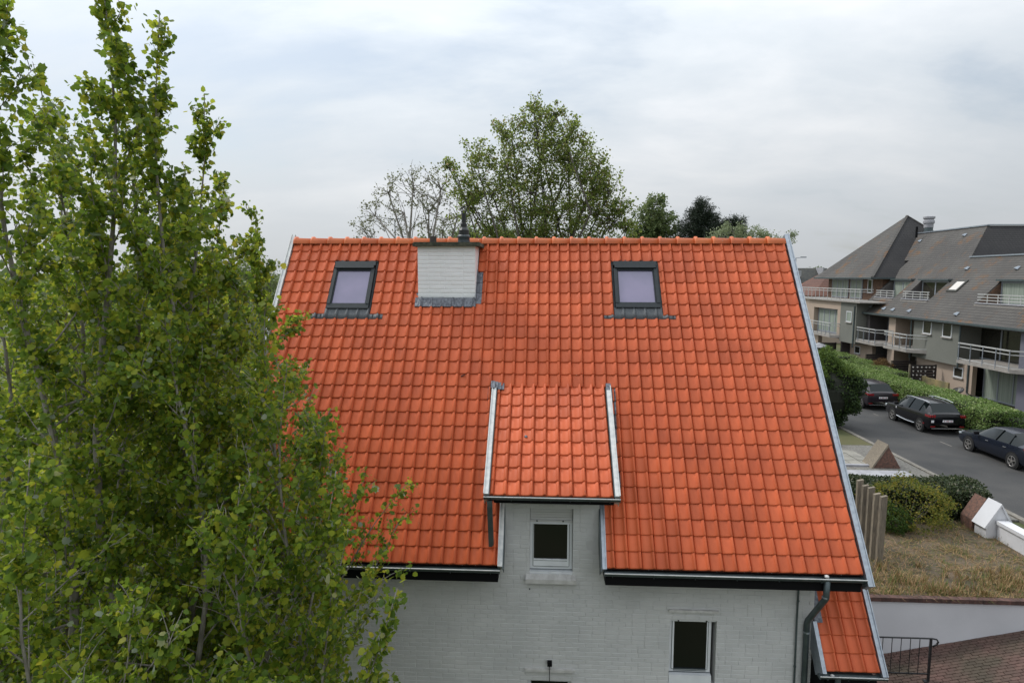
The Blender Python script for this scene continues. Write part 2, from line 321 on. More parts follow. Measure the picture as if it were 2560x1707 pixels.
# ================================================================= GROUND
def gz(x, y):
    if y > 6.43: return 0.0
    return min(0.0, max(-1.5, -1.44+.217*(x-13.83)))
mb = MB(); xs = [-2500, -300, -60, -10, 0, 5, 10, 13.55, 20.47, 30, 60, 300, 2500]; ys = [-300, -40, -10, 0, 3, 6.42, 6.44, 12, 30, 60, 150, 600, 3500]
vs = [(x, y, gz(x, y)-.03) for y in ys for x in xs]; nx = len(xs)
mb.add(vs, [(j*nx+i, j*nx+i+1, (j+1)*nx+i+1, (j+1)*nx+i) for j in range(len(ys)-1) for i in range(nx-1)]).build('ground', 'lawn', kind='structure', fix=False)
MB().box(21.4, 27.0, -60, 260, -.2, .004).build('road', 'asph', kind='structure')
# painted flecks of the parking line
MB().box(24.98, 25.03, 21.5, 22.4, .0041, .008).box(25.02, 25.06, 28.3, 28.9, .0041, .008).build('road_marking', 'kerb', kind='structure')
kb = MB().box(21.18, 21.39, -60, 260, -.2, .09).build('kerb', 'kerb', kind='structure')
MB().box(27.01, 27.2, -60, 260, -.2, .09).build('kerb', 'kerb', kind='structure')
MB().box(27.21, 34.3, -60, 57, -.2, .05).build('front_gardens', 'soil', kind='structure')
MB().box(16.6, 21.17, 11.9, 24.2, -.2, .045).build('gravel_verge', 'gravel', kind='structure')
MB().box(19.6, 21.17, 21.3, 24.5, -.1, .052).build('mossy_strip', 'lawn', kind='structure')
# garden terrace above the retaining wall
MB().box(10.5, 19.5, 6.407, 12.2, -1, .06).build('garden_bed', 'earth', kind='structure')
# sloping drive with its clay pavers as real bricks
pb = MB()
for j in range(42):
    y = 2.1+j*.1
    for i in range(45):
        x = 10.9+i*.2+(j % 2)*.1+random.uniform(-.004, .004)
        z = gz(x, 3)+random.uniform(.010, .019); z2 = gz(x+.19, 3)+random.uniform(.010, .019)
        pb.add([(x, y, z-.03), (x+.192, y, z2-.03), (x+.192, y+.092, z2-.03), (x, y+.092, z-.03), (x+.004, y+.004, z), (x+.188, y+.004, z2), (x+.188, y+.088, z2), (x+.004, y+.088, z)],
               [(4, 5, 6, 7), (0, 1, 5, 4), (1, 2, 6, 5), (2, 3, 7, 6), (3, 0, 4, 7)])
drv = MB().quad((10.5, -12, gz(10.5, 0)-.02), (13.55, -12, -1.52), (13.55, 6.3, -1.52), (10.5, 6.3, -1.52)).quad((13.55, -12, -1.52), (20.4, -12, -.035), (20.4, 6.3, -.035), (13.55, 6.3, -1.52)).build('driveway', 'joint', kind='structure')
pb.build('clay_paver', 'paver', drv, kind='stuff', fix=False)

# ================================================================= HOUSE
house = thing('house', 'white painted brick house under a steep orange tiled roof with one dormer', 'house')
TW = .204; RY, RZ = .1494, .2052; G = math.hypot(RY, RZ); EZ = 3.67; PIT = math.atan2(RZ, RY)
def frame_of(y0, z0, pitch):
    return Matrix.Translation((0, y0, z0)) @ Matrix.Rotation(pitch, 4, 'X')
FM = frame_of(0, EZ, PIT); DP = radians(39.56); FD = frame_of(.10, 4.737, DP); FL = frame_of(.08, 2.075, PIT)
PROF = [(.000, -.022), (.0075, .009), (.070, .000), (.132, .005), (.149, .026), (.167, .045), (.181, .041), (.191, .016), (.1955, -.026)]
def tile_mesh(a=0., b=TW, ln=None, name='roof_tile'):
    ln = G+.035 if ln is None else ln
    p = [q for q in PROF if a+1e-4 < q[0] < b-1e-4]
    def h(u):
        for i in range(len(PROF)-1):
            if PROF[i][0] <= u <= PROF[i+1][0]:
                t = (u-PROF[i][0])/(PROF[i+1][0]-PROF[i][0]); return PROF[i][1]*(1-t)+PROF[i+1][1]*t
        return PROF[-1][1]
    p = [(a, h(max(a, 0)))]+p+[(min(b, .2035), h(min(b, .2035)))]
    n = len(p); B = .050
    vs = [(u, 0.004, B+w*.5-.050) for u, w in p]+[(u, -.002+(.004 if w > .012 else 0), B+w*.78-.006) for u, w in p]+[(u, .016, B+w) for u, w in p]+[(u, ln, B+w-ln*.085) for u, w in p]
    fs = [(r*n+i, r*n+i+1, (r+1)*n+i+1, (r+1)*n+i) for r in range(3) for i in range(n-1)]
    m = MB().add(vs, fs).mesh(name, False, (M_['tile'],)); sm = [False]*(n-1)+[True]*(2*(n-1)); m.polygons.foreach_set('use_smooth', sm); return m
TM = tile_mesh()
NAMED = [0]
def lay(parent, FR, x0, cols, rows, keep, stuff_rows=lambda c, r: False, tag_name='roof_tile', clipx=None):
    """rows counted from the top: row r has its lower edge at slope distance rows_total-r."""
    big = []; cache = {}
    R3 = FR.to_euler()
    for r in range(1, rows+1):
        for c in range(cols):
            ux = x0+c*TW
            k = keep(ux, r)
            if not k: continue
            a, b = (0., TW) if k is True else k
            if b-a < .03: continue
            v = G*(rows-r)
            key = (round(a, 3), round(b, 3))
            if key == (0., round(TW, 3)): me = TM
            else:
                if key not in cache: cache[key] = tile_mesh(a, b)
                me = cache[key]
            jx, jz = random.uniform(-.0012, .0012), random.uniform(-.0012, .0022)
            M4 = FR @ Matrix.Translation((ux+jx, v+random.uniform(-.002, .002), jz))
            if stuff_rows(c, r): big.append((me, M4))
            else:
                o = bpy.data.objects.new(tag_name, me); COL.objects.link(o); o.parent = parent
                o.location = M4.translation; o.rotation_euler = (R3.x+random.uniform(-.006, .006), random.uniform(-.009, .009), random.uniform(-.004, .004)); NAMED[0] += 1
    if big:
        V = []; F = []; sm = []; o_ = 0
        for me, M4 in big:
            co = np.empty(len(me.vertices)*3, np.float32); me.vertices.foreach_get('co', co); co = co.reshape(-1, 3)
            A = np.array(M4); V.append(co @ A[:3, :3].T+A[:3, 3])
            for p in me.polygons: F.append([i+o_ for i in p.vertices]); sm.append(p.use_smooth)
            o_ += len(co)
        me = bpy.data.meshes.new('roof_tile'); me.from_pydata(np.vstack(V).tolist(), [], F); me.materials.append(M_['tile']); me.polygons.foreach_set('use_smooth', sm); me.update()
        link('roof_tile', me, parent, kind='stuff')
def P3(FR, u, v, w): return FR @ Vector((u, v, w))
def rbox(mb_, FR, u0, u1, v0, v1, w0, w1):
    vs = [P3(FR, *q) for q in [(u0, v0, w0), (u1, v0, w0), (u1, v1, w0), (u0, v1, w0), (u0, v0, w1), (u1, v0, w1), (u1, v1, w1), (u0, v1, w1)]]
    return mb_.add(vs, [(0, 3, 2, 1), (4, 5, 6, 7), (0, 1, 5, 4), (1, 2, 6, 5), (2, 3, 7, 6), (3, 0, 4, 7)])
SL = 25*G
# roof underlay: deck strips around the dormer and the opening below it
dk = MB()
for u0, u1, v0, v1 in [(0, 4.55, 0, SL), (4.55, 6.16, G*4.2, SL), (6.16, 9.996, 0, SL)]: rbox(dk, FM, u0, u1, v0, v1, -.10, -.004)
FB = Matrix.Translation((0, 7.47, EZ)) @ Matrix.Rotation(pi, 4, 'Z') @ Matrix.Rotation(PIT, 4, 'X')
rbox(dk, FB, -9.996, 0, 0, SL, -.10, .03)
roof = dk.build('main_roof', 'deck', house)
def split(ux, lo, hi):      # part of tile [ux,ux+TW] left outside interval lo..hi
    if ux+TW <= lo+.001 or ux >= hi-.001: return True
    if ux >= lo and ux+TW <= hi: return False
    if ux < lo: return (0., lo-ux)
    return (hi-ux, TW)
def keep_main(ux, r):
    if 3 <= r <= 7:
        a = split(ux, .95, 1.855)
        if a is not True: return a
        a = split(ux, 6.53, 7.445)
        if a is not True: return a
    if r <= 6:
        a = split(ux, 2.74, 3.88 if r < 4 else 3.99)
        if a is not True: return a
    if 14 <= r <= 17:
        a = split(ux, 4.30, 6.40)
        if a is not True: return a
    if 18 <= r <= 21:
        a = split(ux, 4.585, 6.125)
        if a is not True: return a
    if r >= 22:
        a = split(ux, 4.585, 6.125)
        if a is not True: return a
    return True
lay(roof, FM, 0, 49, 25, keep_main, stuff_rows=lambda c, r: not (r >= 21 and c >= 8))
# half-round ridge tiles
for i in range(28):
    n = 12; vs = []; x0 = i*.357; x1 = x0+.365
    for x, rr in ((x0-.004, .128), (x0+.012, .150), (x0+.055, .150), (x0+.075, .122), (x1, .112)):
        for k in range(n+1):
            a = pi*k/n; vs.append((x, 3.735-cos(a)*rr, 8.835+sin(a)*rr*1.0-.055))
    fs = [(r*(n+1)+k, r*(n+1)+k+1, (r+1)*(n+1)+k+1, (r+1)*(n+1)+k) for r in range(4) for k in range(n)]+[tuple(range(n, -1, -1)), tuple(range(4*(n+1), 5*(n+1)))]
    MB().add(vs, fs).build('ridge_tile', 'ridge', roof, smooth=False).data.polygons.foreach_set('use_smooth', [True]*(4*n)+[False]*2)
# zinc verges at both gables: an upstand with a folded top
def verge(FR, u, v0, v1, w, hi, m='zinc', lo=-.16, par=None, name='verge'):
    b = MB(); rbox(b, FR, u, u+w, v0, v1, lo, hi); 
    e = .012*(1 if w > 0 else -1); rbox(b, FR, u+w-e, u+w+e*.3, v0+.001, v1-.001, lo-.06, hi+.014)
    return b.build(name, m, par or roof)
verge(FM, -.015, -.12, SL+.17, -.075, .075, 'zincw'); verge(FM, 10.02, -.17, SL+.17, .085, .07)
verge(FM, 4.59, -.02, G*4.1, -.072, .072, 'zincw'); verge(FM, 6.12, -.02, G*4.1, -.006, .03, 'zincd'); verge(FM, 6.118, -.02, G*4.1, .062, .072, 'zinc')
for u_ in (4.592, 6.098):
    bb = MB(); rbox(bb, FM, u_, u_+.010, -.05, G*4.2, -.26, .06); bb.build('verge_side', 'zincd', roof)
# eaves: fascia box, half-round gutter, brackets
def eave(x0, x1, y, z, par, fh=.20, gr=.058, fascia=True, ends=True):
    if fascia: MB().box(x0+.02, x1-.03, y-.005, y+.5, z-.06-fh, z-.035).build('fascia', 'black', par)
    g = MB(); n = 10; R_ = gr; cy_, cz_ = y-.055, z-.032
    vs = []
    for x in (x0, x1):
        for k in range(n+1):
            a = pi*k/n; vs.append((x, cy_-cos(a)*R_, cz_-sin(a)*R_))
        for k in range(n, -1, -1):
            a = pi*k/n; vs.append((x, cy_-cos(a)*(R_-.006), cz_-sin(a)*(R_-.006)))
    m_ = 2*(n+1); g.add(vs, [(k, (k+1) % m_, (k+1) % m_+m_, k+m_) for k in range(m_)]+[tuple(range(m_-1, -1, -1)), tuple(range(m_, 2*m_))])
    g.tube([(x0, cy_-R_, cz_+.004), (x1, cy_-R_, cz_+.004)], .0045, 6)
    g.box(x0-.004, x0+.004, cy_-R_, cy_+R_, cz_-R_*.8, cz_); g.box(x1-.004, x1+.004, cy_-R_, cy_+R_, cz_-R_*.8, cz_)
    go = g.build('gutter', 'zincd', par)
    MB().tube([(x0-.005, cy_-R_-.002, cz_+.008), (x1+.005, cy_-R_-.002, cz_+.008)], .0085, 8).build('gutter_bead', 'zincw', par)
    k = x0+.12
    while k < x1:
        b = MB()
        for q in range(6):
            a0, a1 = pi*q/6*.55, pi*(q+1)/6*.55
            b.obox((k, cy_-cos(a0)*(R_+.003), cz_-sin(a0)*(R_+.003)), (k, cy_-cos(a1)*(R_+.003), cz_-sin(a1)*(R_+.003)), .03, .004, (1, 0, 0))
        b.build('bracket', 'zincd', par); k += .9/3*1.0*1.0 if x1-x0 < 2.4 else .62
eave(-.05, 4.55, -.0, EZ, house); eave(6.15, 10.02, 0, EZ, house)
# outlet cowl on the gutter
MB().lathe((9.45, -.06, EZ-.03), [(.02, 0), (.04, .02), (.03, .045), (.005, .05)], 10).build('gutter_outlet_guard', 'zincw', house, smooth=True)

# ---- walls with openings; every brick a piece, painted white
WY = .48
op = [(5.0, 5.69, 3.29, 4.42), (7.272, 8.015, 1.50, 2.61), (4.98, 5.69, -.2, 1.49)]      # x0,x1,z0,z1
WX0, WX1 = .12, 9.53
wl = MB()
def wall_front(x0, x1, z0, z1):
    xs_ = sorted({x0, x1}|{q for o in op for q in o[:2] if x0 < q < x1}); zs_ = sorted({z0, z1}|{q for o in op for q in o[2:] if z0 < q < z1})
    for i in range(len(xs_)-1):
        for j in range(len(zs_)-1):
            cx_, cz_ = (xs_[i]+xs_[i+1])/2, (zs_[j]+zs_[j+1])/2
            if any(o[0] < cx_ < o[1] and o[2] < cz_ < o[3] for o in op): continue
            wl.box(xs_[i], xs_[i+1], WY, WY+.28, zs_[j], zs_[j+1])
wall_front(WX0, WX1, -1.6, 3.72); wall_front(4.60, 6.11, 3.72, 4.80)
wl.slab([(WX0, WY+.28, -1.6), (WX0, 7.1, -1.6), (WX0, 7.1, 4.0), (WX0, 3.735, 8.6), (WX0, WY+.28, 4.1)], (.28, 0, 0))
wl.slab([(WX1-.28, WY+.28, -1.6), (WX1-.28, 7.1, -1.6), (WX1-.28, 7.1, 4.0), (WX1-.28, 3.735, 8.6), (WX1-.28, WY+.28, 4.1)], (.28, 0, 0))
wl.box(WX0, WX1, 6.85, 7.1, -1.6, 4.0)
# gable returns out to the eave edge
wall = wl.build('wall', 'mortar', house)
MB().box(.5, 9.2, 1.2, 6.6, 1.0, 1.2).box(4.5, 6.2, 1.6, 1.7, 1.2, 4.9).box(.5, 9.2, 3.0, 3.1, -1.5, 3.6).build('inner_rooms', 'rimd', house)
BL_, BH, J = .205, .0655, .0095
def brick_mesh(l, h, d=.02, c=.004, m='brick'):
    return MB().add([(0, 0, 0), (l, 0, 0), (l, 0, h), (0, 0, h), (c, -d+c, c), (l-c, -d+c, c), (l-c, -d+c, h-c), (c, -d+c, h-c)],
                    [(4, 5, 6, 7), (0, 1, 5, 4), (1, 2, 6, 5), (2, 3, 7, 6), (3, 0, 4, 7)]).mesh('brick', False, (M_[m],))
BM = brick_mesh(BL_, BH, .0105); bc = {}
bricks = []; row = 0; z = 1.05
while z < 4.68:
    x = WX0-(.107 if row % 2 else 0)+random.uniform(-.01, .01)
    while x < WX1:
        l = BL_ if random.random() > .04 else .10
        segs = [(max(x, WX0), min(x+l, WX1))]
        for o in op:
            if z+BH*.5 > o[2] and z+BH*.5 < o[3]:
                ns = []
                for a, b in segs:
                    if b <= o[0] or a >= o[1]: ns.append((a, b)); continue
                    if a < o[0]: ns.append((a, o[0]))
                    if b > o[1]: ns.append((o[1], b))
                segs = ns
        for a, b in segs:
            if z > 3.66 and (a < 4.60 or b > 6.11): continue
            if b-a > .03: bricks.append((a, b, z))
        x += l+J
    z += BH+J; row += 1
def bscore(b):           # nearest the middle of what the photograph shows of the wall
    a, e, z_ = b; xc = (a+e)/2
    return (e-a > .2)*1.0 - abs(xc-6.2)*.12 - abs(z_-2.4)*.25 - (xc < 3.6)*3 - (z_ > 3.3 and not 4.6 < xc < 6.1)*3 - (z_ < 1.4)*2
bricks.sort(key=bscore, reverse=True)
bs = MB()
for i, (a, e, z_) in enumerate(bricks):
    l = round(e-a, 2); yj = WY+random.uniform(-.0018, .0018)
    if i < 236:
        if l not in bc: bc[l] = brick_mesh(l, BH, .0105)
        o = bpy.data.objects.new('brick', bc[l]); COL.objects.link(o); o.parent = wall; o.location = (a, yj, z_); o.rotation_euler = (random.uniform(-.012, .012), random.uniform(-.004, .004), random.uniform(-.006, .006))
    else:
        c = .004; d = .0105-.004; tl = random.uniform(-.002, .002)
        bs.add([(a, yj, z_), (e, yj, z_), (e, yj, z_+BH), (a, yj, z_+BH), (a+c, yj-d, z_+c+tl*.3), (e-c, yj-d+tl, z_+c), (e-c, yj-d+tl, z_+BH-c), (a+c, yj-d, z_+BH-c)], [(4, 5, 6, 7), (0, 1, 5, 4), (1, 2, 6, 5), (2, 3, 7, 6), (3, 0, 4, 7)])
bs.build('brick', 'brick', wall, kind='stuff', fix=False)
# ---- windows of the front
def house_window(x0, x1, z0, z1, gl, shutter=None, y=.56):
    w = MB(); f = .05
    w.box(x0, x1, y, y+.06, z1-f, z1).box(x0, x1, y, y+.06, z0, z0+f*1.3).box(x0, x0+f, y, y+.06, z0+f*1.3, z1-f).box(x1-f, x1, y, y+.06, z0+f*1.3, z1-f)
    gx0, gx1, gz0, gz1 = gl
    # opening sash
    w.box(x0+f, gx0, y-.012, y+.05, z0+f*1.3, z1-f).box(gx1, x1-f, y-.012, y+.05, z0+f*1.3, z1-f).box(gx0, gx1, y-.012, y+.05, z0+f*1.3, gz0).box(gx0, gx1, y-.012, y+.05, gz1, z1-f)
    wo = w.build('window', 'pvc', house)
    MB().box(gx0, gx1, y+.012, y+.018, gz0, gz1).build('pane', 'glassd', wo)
    for a, b, c, d in ((x0+f-.004, x0+f+.003, z0+f*1.3, z1-f), (x1-f-.003, x1-f+.004, z0+f*1.3, z1-f), (x0+f+.004, x1-f-.004, z0+f*1.3-.004, z0+f*1.3+.004), (gx0, gx1, gz0-.028, gz0-.022), (x0, x1, z0+.012, z0+.018)):
        MB().box(a, b, y-.0135, y+.02, c, d).build('gap_line', 'zincd', wo)  # dark strips standing in for the shaded gaps around frame and sash
    return wo
w1 = house_window(5.002, 5.686, 3.36, 4.185, (5.062, 5.605, 3.545, 4.150))
MB().box(4.99, 5.695, .485, .60, 3.288, 3.358).build('sill_board', 'pvc', w1)
sh = MB()
for k in range(5): sh.box(5.005, 5.683, .535+.004*(k % 2), .60, 4.215+k*.042, 4.215+k*.042+.038)
sh.box(5.0, 5.686, .515, .60, 4.186, 4.212); sh.build('roller_shutter', 'shut', w1)
MB().box(5.10, 5.125, .505, .515, 4.19, 4.21).box(5.52, 5.545, .505, .515, 4.19, 4.21).build('shutter_stop', 'steel', w1)
w2 = house_window(7.276, 7.955, 1.665, 2.60, (7.357, 7.885, 1.731, 2.557))
MB().box(7.28, 7.96, .49, .60, 1.50, 1.663).build('sill_board', 'pvc', w2)
MB().box(7.28, 8.01, .515, .60, 2.575, 2.605).build('shutter_rail', 'pvc', w2)
MB().box(7.40, 7.425, .505, .515, 2.575, 2.592).box(7.85, 7.875, .505, .515, 2.575, 2.592).build('shutter_stop', 'steel', w2)
w3 = house_window(4.985, 5.688, -.2, 1.487, (5.035, 5.645, -.1, 1.44))
for x0, x1, z0, z1 in [(4.927, 5.743, 1.668, 1.712), (7.241, 8.022, 2.762, 2.80)]:
    MB().box(x0, x1, .428, .478, z0, z1).build('drip_moulding', 'sill', house)
# rowlock sill of the dormer window: ten bricks on edge
sl_ = MB().box(4.935, 5.745, .385, .478, 3.205, 3.28).build('window_sill', 'sill', house)
for k in range(11):
    x = 4.937+k*.0733
    MB().add([(x, .381, 3.207), (x+.07, .381, 3.207), (x+.07, .381, 3.275), (x, .381, 3.275), (x, .478, 3.328), (x+.07, .478, 3.328), (x, .478, 3.207), (x+.07, .478, 3.207)], [(0, 1, 2, 3), (3, 2, 5, 4), (0, 3, 4, 6), (1, 7, 5, 2)]).build('sill_brick', 'sill', sl_)
lf = MB().box(5.297, 5.374, .40, .468, 1.787, 1.856).box(5.32, 5.35, .41, .46, 1.776, 1.787).build('wall_lamp', 'black', label='small black square wall lamp above the lowest window', cat='lamp')
MB().tube([(5.336, .42, 1.79), (5.334, .418, 1.60), (5.337, .45, 1.2), (5.336, .45, .6)], .0055, 6).build('lamp_cable', 'black', lf)
MB().lathe((5.0, .466, 3.06), [(.008, 0), (.008, .02)], 8).build('wall_plug', 'steel', wall)
# white curtain bundled behind the right window and jars on its sill
cv = []
for i, z_ in enumerate(np.linspace(1.74, 2.5, 12)):
    t = i/11; xc = 7.72+.05*sin(t*3)-.05*(t > .6); w_ = .09+.07*(1-abs(t-.25)*1.4)+(.05 if .72 < t < .95 else 0)
    for k in range(9): cv.append((xc+(k/8-.5)*2*w_, .70+.02*sin(k*2.2+i*.3), z_))
MB().add(cv, [(i*9+k, i*9+k+1, (i+1)*9+k+1, (i+1)*9+k) for i in range(11) for k in range(8)]).build('curtain', 'curt', label='gathered pale curtain hanging behind the lower right window', cat='curtain')

# ---- dormer
dr = MB()
vtop = (1.79-.10)/cos(DP)
rbox(dr, FD, 4.37, 6.33, -.01, vtop+.06, -.10, -.004)
dr.slab([(4.60, .485, 4.3), (4.60, .485, 5.04), (4.60, 1.74, 6.06)], (.05, 0, 0)).slab([(6.06, .485, 4.3), (6.06, .485, 5.04), (6.06, 1.74, 6.06)], (.05, 0, 0))
dorm = dr.build('dormer_roof', 'deck', house)
# full rows from the eave up: the top row is cut at the junction with the main roof
dcache = {}
for r in range(9):
    v = r*G*.99; ln = min(G+.035, vtop-v+.05)
    for c in range(10):
        ux = 4.245+c*TW; a, b = 0., TW
        if c == 0: a = .130
        me = dcache.setdefault((a, round(ln, 3)), tile_mesh(a, b, ln))
        M4 = FD @ Matrix.Translation((ux+random.uniform(-.001, .001), v, 0))
        o = bpy.data.objects.new('roof_tile', me); COL.objects.link(o); o.parent = dorm; o.location = M4.translation
        o.rotation_euler = (DP+random.uniform(-.006, .006), random.uniform(-.009, .009), random.uniform(-.004, .004)); NAMED[0] += 1
verge(FD, 4.370, -.02, vtop-.02, -.075, .115, 'zincw', -.12, dorm); verge(FD, 6.300, -.02, vtop-.02, .075, .115, 'zincw', -.12, dorm)
for u_ in (4.371, 6.287):
    iv = MB(); rbox(iv, FD, u_, u_+.012, -.02, vtop-.05, -.03, .09); iv.build('verge_side', 'zincd', dorm)
eave(4.30, 6.375, .10, 4.79, house, fh=.10, gr=.052, fascia=False)
MB().box(4.45, 6.29, .09, .46, 4.64, 4.735).build('fascia', 'black', dorm)
# lead cap on the left verge head and stepped lead soakers down each cheek
lb = MB()
for i in range(4):
    a = i*.06; rbox(lb, FD, 4.27+a*.9, 4.34+a*.9, vtop-.11+.015*(i % 2), vtop+.05, .03, .135-.02*i)
lb.build('lead_cap', 'lead', dorm)
lead2 = MB(); rbox(lead2, FD, 6.295, 6.38, vtop-.11, vtop+.03, .06, .122); lead2.build('lead_cap', 'lead', dorm)
for r in range(14, 21):
    v = G*(25-r)
    for u0, u1, rr in ((6.385, 6.475, 21), (4.215, 4.30, 20)):
        if r > rr-1: continue
        m = MB(); n = 5; vs = []
        for vv, ww in ((v-.004, .05), (v+.02, .058), (v+G+.01, .036)):
            for k in range(n+1): vs.append(P3(FM, u0+(u1-u0)*k/n, vv, ww+.012*sin(k*1.5+r)))
        m.add(vs, [(i*(n+1)+k, i*(n+1)+k+1, (i+1)*(n+1)+k+1, (i+1)*(n+1)+k) for i in range(2) for k in range(n)])
        m.add([vs[0], vs[n], P3(FM, u1, v-.004, .0), P3(FM, u0, v-.004, .0)], [(0, 1, 2, 3)]); m.build('lead_soaker', 'lead', roof)
# dormer downpipe (square section) onto the main roof
MB().obox((4.385, .02, 4.70), (4.395, .02, 4.60), .075, .06, (0, 1, 0)).obox((4.390, .02, 4.61), (4.405, .14, 3.93), .078, .06, (0, 1, 0)).build('downpipe', 'zincd', house)
# dropping on the dormer roof
q = P3(FD, 4.915, (.945-.1)/cos(DP), .035)
MB().lathe(q, [(.028, 0), (.034, .012), (.02, .03), (.004, .04)], 7).build('lead_scrap', 'lead', label='small grey scrap of lead lying on the dormer tiles', cat='debris')
q = P3(FM, 3.71, G*(25-12.2), .045)
MB().obox(q, q+Vector((.07, .0, .03)), .03, .012).build('dead_leaf', 'potd', label='dry brown leaf lying on the main roof left of the dormer', cat='leaf')
# tiny nail clips under some tiles
cl = MB()
for r in range(5, 26):
    for c in range(49):
        if random.random() < .55:
            ux = c*TW
            if keep_main(ux, r) is True: rbox(cl, FM, ux+.088, ux+.096, G*(25-r)-.006, G*(25-r)-.002, .010, .018)
cl.build('tile_clip', 'zincw', roof, kind='stuff', fix=False)

# ---- roof windows
def rooflight(u0, u1, r0, r1, fu0, fu1, fr0, fr1, label):
    v1, v0 = G*(25-r0), G*(25-r1)
    b = MB(); t = .062
    rbox(b, FM, u0, u1, v1-.10, v1-.005, 0, .085); rbox(b, FM, u0+.02, u1-.02, v1-.185, v1-.10, 0, .115)
    rbox(b, FM, u0, u0+t, v0+.10, v1-.185, 0, .09); rbox(b, FM, u1-t, u1, v0+.10, v1-.185, 0, .09); rbox(b, FM, u0, u1, v0, v0+.10, 0, .08)
    w = b.build('roof_window', 'anth', house)
    b = MB(); s = .022
    a0, a1, c0, c1 = u0+t, u1-t, v0+.10, v1-.185
    rbox(b, FM, a0, a1, c1-s*1.6, c1, 0, .066); rbox(b, FM, a0, a0+s, c0, c1-s*1.6, 0, .066); rbox(b, FM, a1-s, a1, c0, c1-s*1.6, 0, .066); rbox(b, FM, a0+s, a1-s, c0, c0+s, 0, .066)
    b.build('sash', 'anth', w)
    b = MB(); rbox(b, FM, a0+s, a1-s, c0+s, c1-s*1.6, .02, .045); b.build('pane', 'skyglass', w)
    b = MB(); rbox(b, FM, u0-.035, u0-.004, v0-.05, v1, -.002, .035); rbox(b, FM, u1+.004, u1+.04, v0-.05, v1, -.002, .035); rbox(b, FM, u0-.03, u1+.03, v1+.001, v1+.05, -.002, .05); b.build('side_flashing', 'anth', w)
    # pleated apron dressed over the ribs of the row below
    va, vb = G*(25-fr1), G*(25-fr0); n = int((fu1-fu0)/.0085); vs = []
    for j, vv in enumerate((va-.002, va, (va+vb)/2, vb)):
        for k in range(n+1):
            u = fu0+(fu1-fu0)*k/n; ph = (u % TW)
            hh = 0.
            for i in range(len(PROF)-1):
                if PROF[i][0] <= ph <= PROF[i+1][0]: hh = PROF[i][1]+(PROF[i+1][1]-PROF[i][1])*(ph-PROF[i][0])/(PROF[i+1][0]-PROF[i][0])
            cut = u < u0-.03 or u > u1+.03
            vv2 = min(vv, G*(25-7)-.004) if cut else vv
            w_ = (.043+hh+.002*(k % 2)) if j < 3 else .045+(hh*.3)
            if j == 0: w_ -= .02
            vs.append(P3(FM, u, vv2, w_))
    m = n+1; MB().add(vs, [(i*m+k, i*m+k+1, (i+1)*m+k+1, (i+1)*m+k) for i in range(3) for k in range(n)]).build('apron_flashing', 'apron', w, smooth=True, fix=False)
rooflight(.975, 1.80, 2.12, 6.55, .69, 2.10, 6.5, 7.45, '')
rooflight(6.56, 7.40, 2.05, 6.35, 6.33, 7.665, 6.3, 7.3, '')

# ---- chimney
CX0, CX1, CY0, CY1, CZ0, CZ1 = 2.745, 3.868, 2.88, 3.60, 7.40, 8.69
ch = MB().box(CX0, CX1, CY0, CY1, CZ0, CZ1).build('chimney', 'chimbrick', house)
z = 7.715; row = 0; k_ = 0
cbm = {}
while z < CZ1-.04:
    h = min(.0735, CZ1-z-.004); edges = [CX0+.002, CX0+.21, CX0+.425, CX0+.64, CX0+.885, CX1-.002] if row % 2 else [CX0+.002, CX0+.21, CX0+.53, CX0+.885, CX1-.002]
    for a, b in zip(edges[:-1], edges[1:]):
        key = (round(b-a, 3), round(h, 3))
        if key not in cbm: cbm[key] = brick_mesh(b-a-.007, h-.007, .010, .005, 'chimbrick')
        o = bpy.data.objects.new('brick', cbm[key]); COL.objects.link(o); o.parent = ch; o.location = (a+.003, CY0+random.uniform(-.001, .001), z); o.rotation_euler = (random.uniform(-.015, .015), 0, random.uniform(-.008, .008))
    z += .079; row += 1
MB().box(2.665, 3.965, CY0-.09, CY1+.1, 8.69, 8.752).box(2.68, 3.95, CY0-.075, CY1+.08, 8.752, 8.768).build('chimney_cap', 'cap', ch)
MB().box(CX0+.005, CX1-.005, CY0-.016, CY0+.001, 7.625, 7.705).build('zinc_strip', 'strip', ch)
MB().box(CX0, CX1, CY0-.024, CY0-.014, 7.612, 7.628).build('strip_edge', 'zincw', ch)
fb = MB(); n = 60; vs = []
va = G*(25-6.35); 
for j, (vv, ww) in enumerate(((va-.003, .04), (va, .068), (va+.09, .072), (va+.20, .075))):
    for k in range(n+1):
        u = 2.70+(3.88-2.70)*k/n; ph = u % TW; hh = .026*max(0, 1-abs(ph-.172)/.03)
        wz = ww+hh+random.uniform(-.006, .006); 
        vs.append(P3(FM, u, vv, wz))
for k in range(n+1): vs.append((2.70+(3.88-2.70)*k/n, CY0-.018, 7.64+random.uniform(-.004, .004)))
fb.add(vs, [(i*(n+1)+k, i*(n+1)+k+1, (i+1)*(n+1)+k+1, (i+1)*(n+1)+k) for i in range(4) for k in range(n)]).build('lead_apron', 'lead', ch, smooth=False, fix=False)
for r in (4, 5, 6):
    b = MB(); v = G*(25-r); rbox(b, FM, 3.875, 3.985, v, v+G-.01, .028, .036); b.build('lead_soaker', 'lead', ch)
    b = MB(); rbox(b, FM, 2.70, 2.742, v, v+G-.01, .028, .036); b.build('lead_soaker', 'lead', ch)
MB().slab([(3.872, 2.84, 7.52), (3.872, 3.3, 8.18), (3.872, 3.22, 8.26), (3.872, 2.80, 7.68)], (.012, 0, 0)).build('side_lead', 'lead', ch)
MB().lathe((2.985, 3.24, 8.765), [(.068, 0), (.068, .14), (.056, .14), (.056, .08)], 18).build('chimney_pot', 'potd', ch, smooth=False)
fl = MB(); fc = (3.60, 3.24, 8.765)
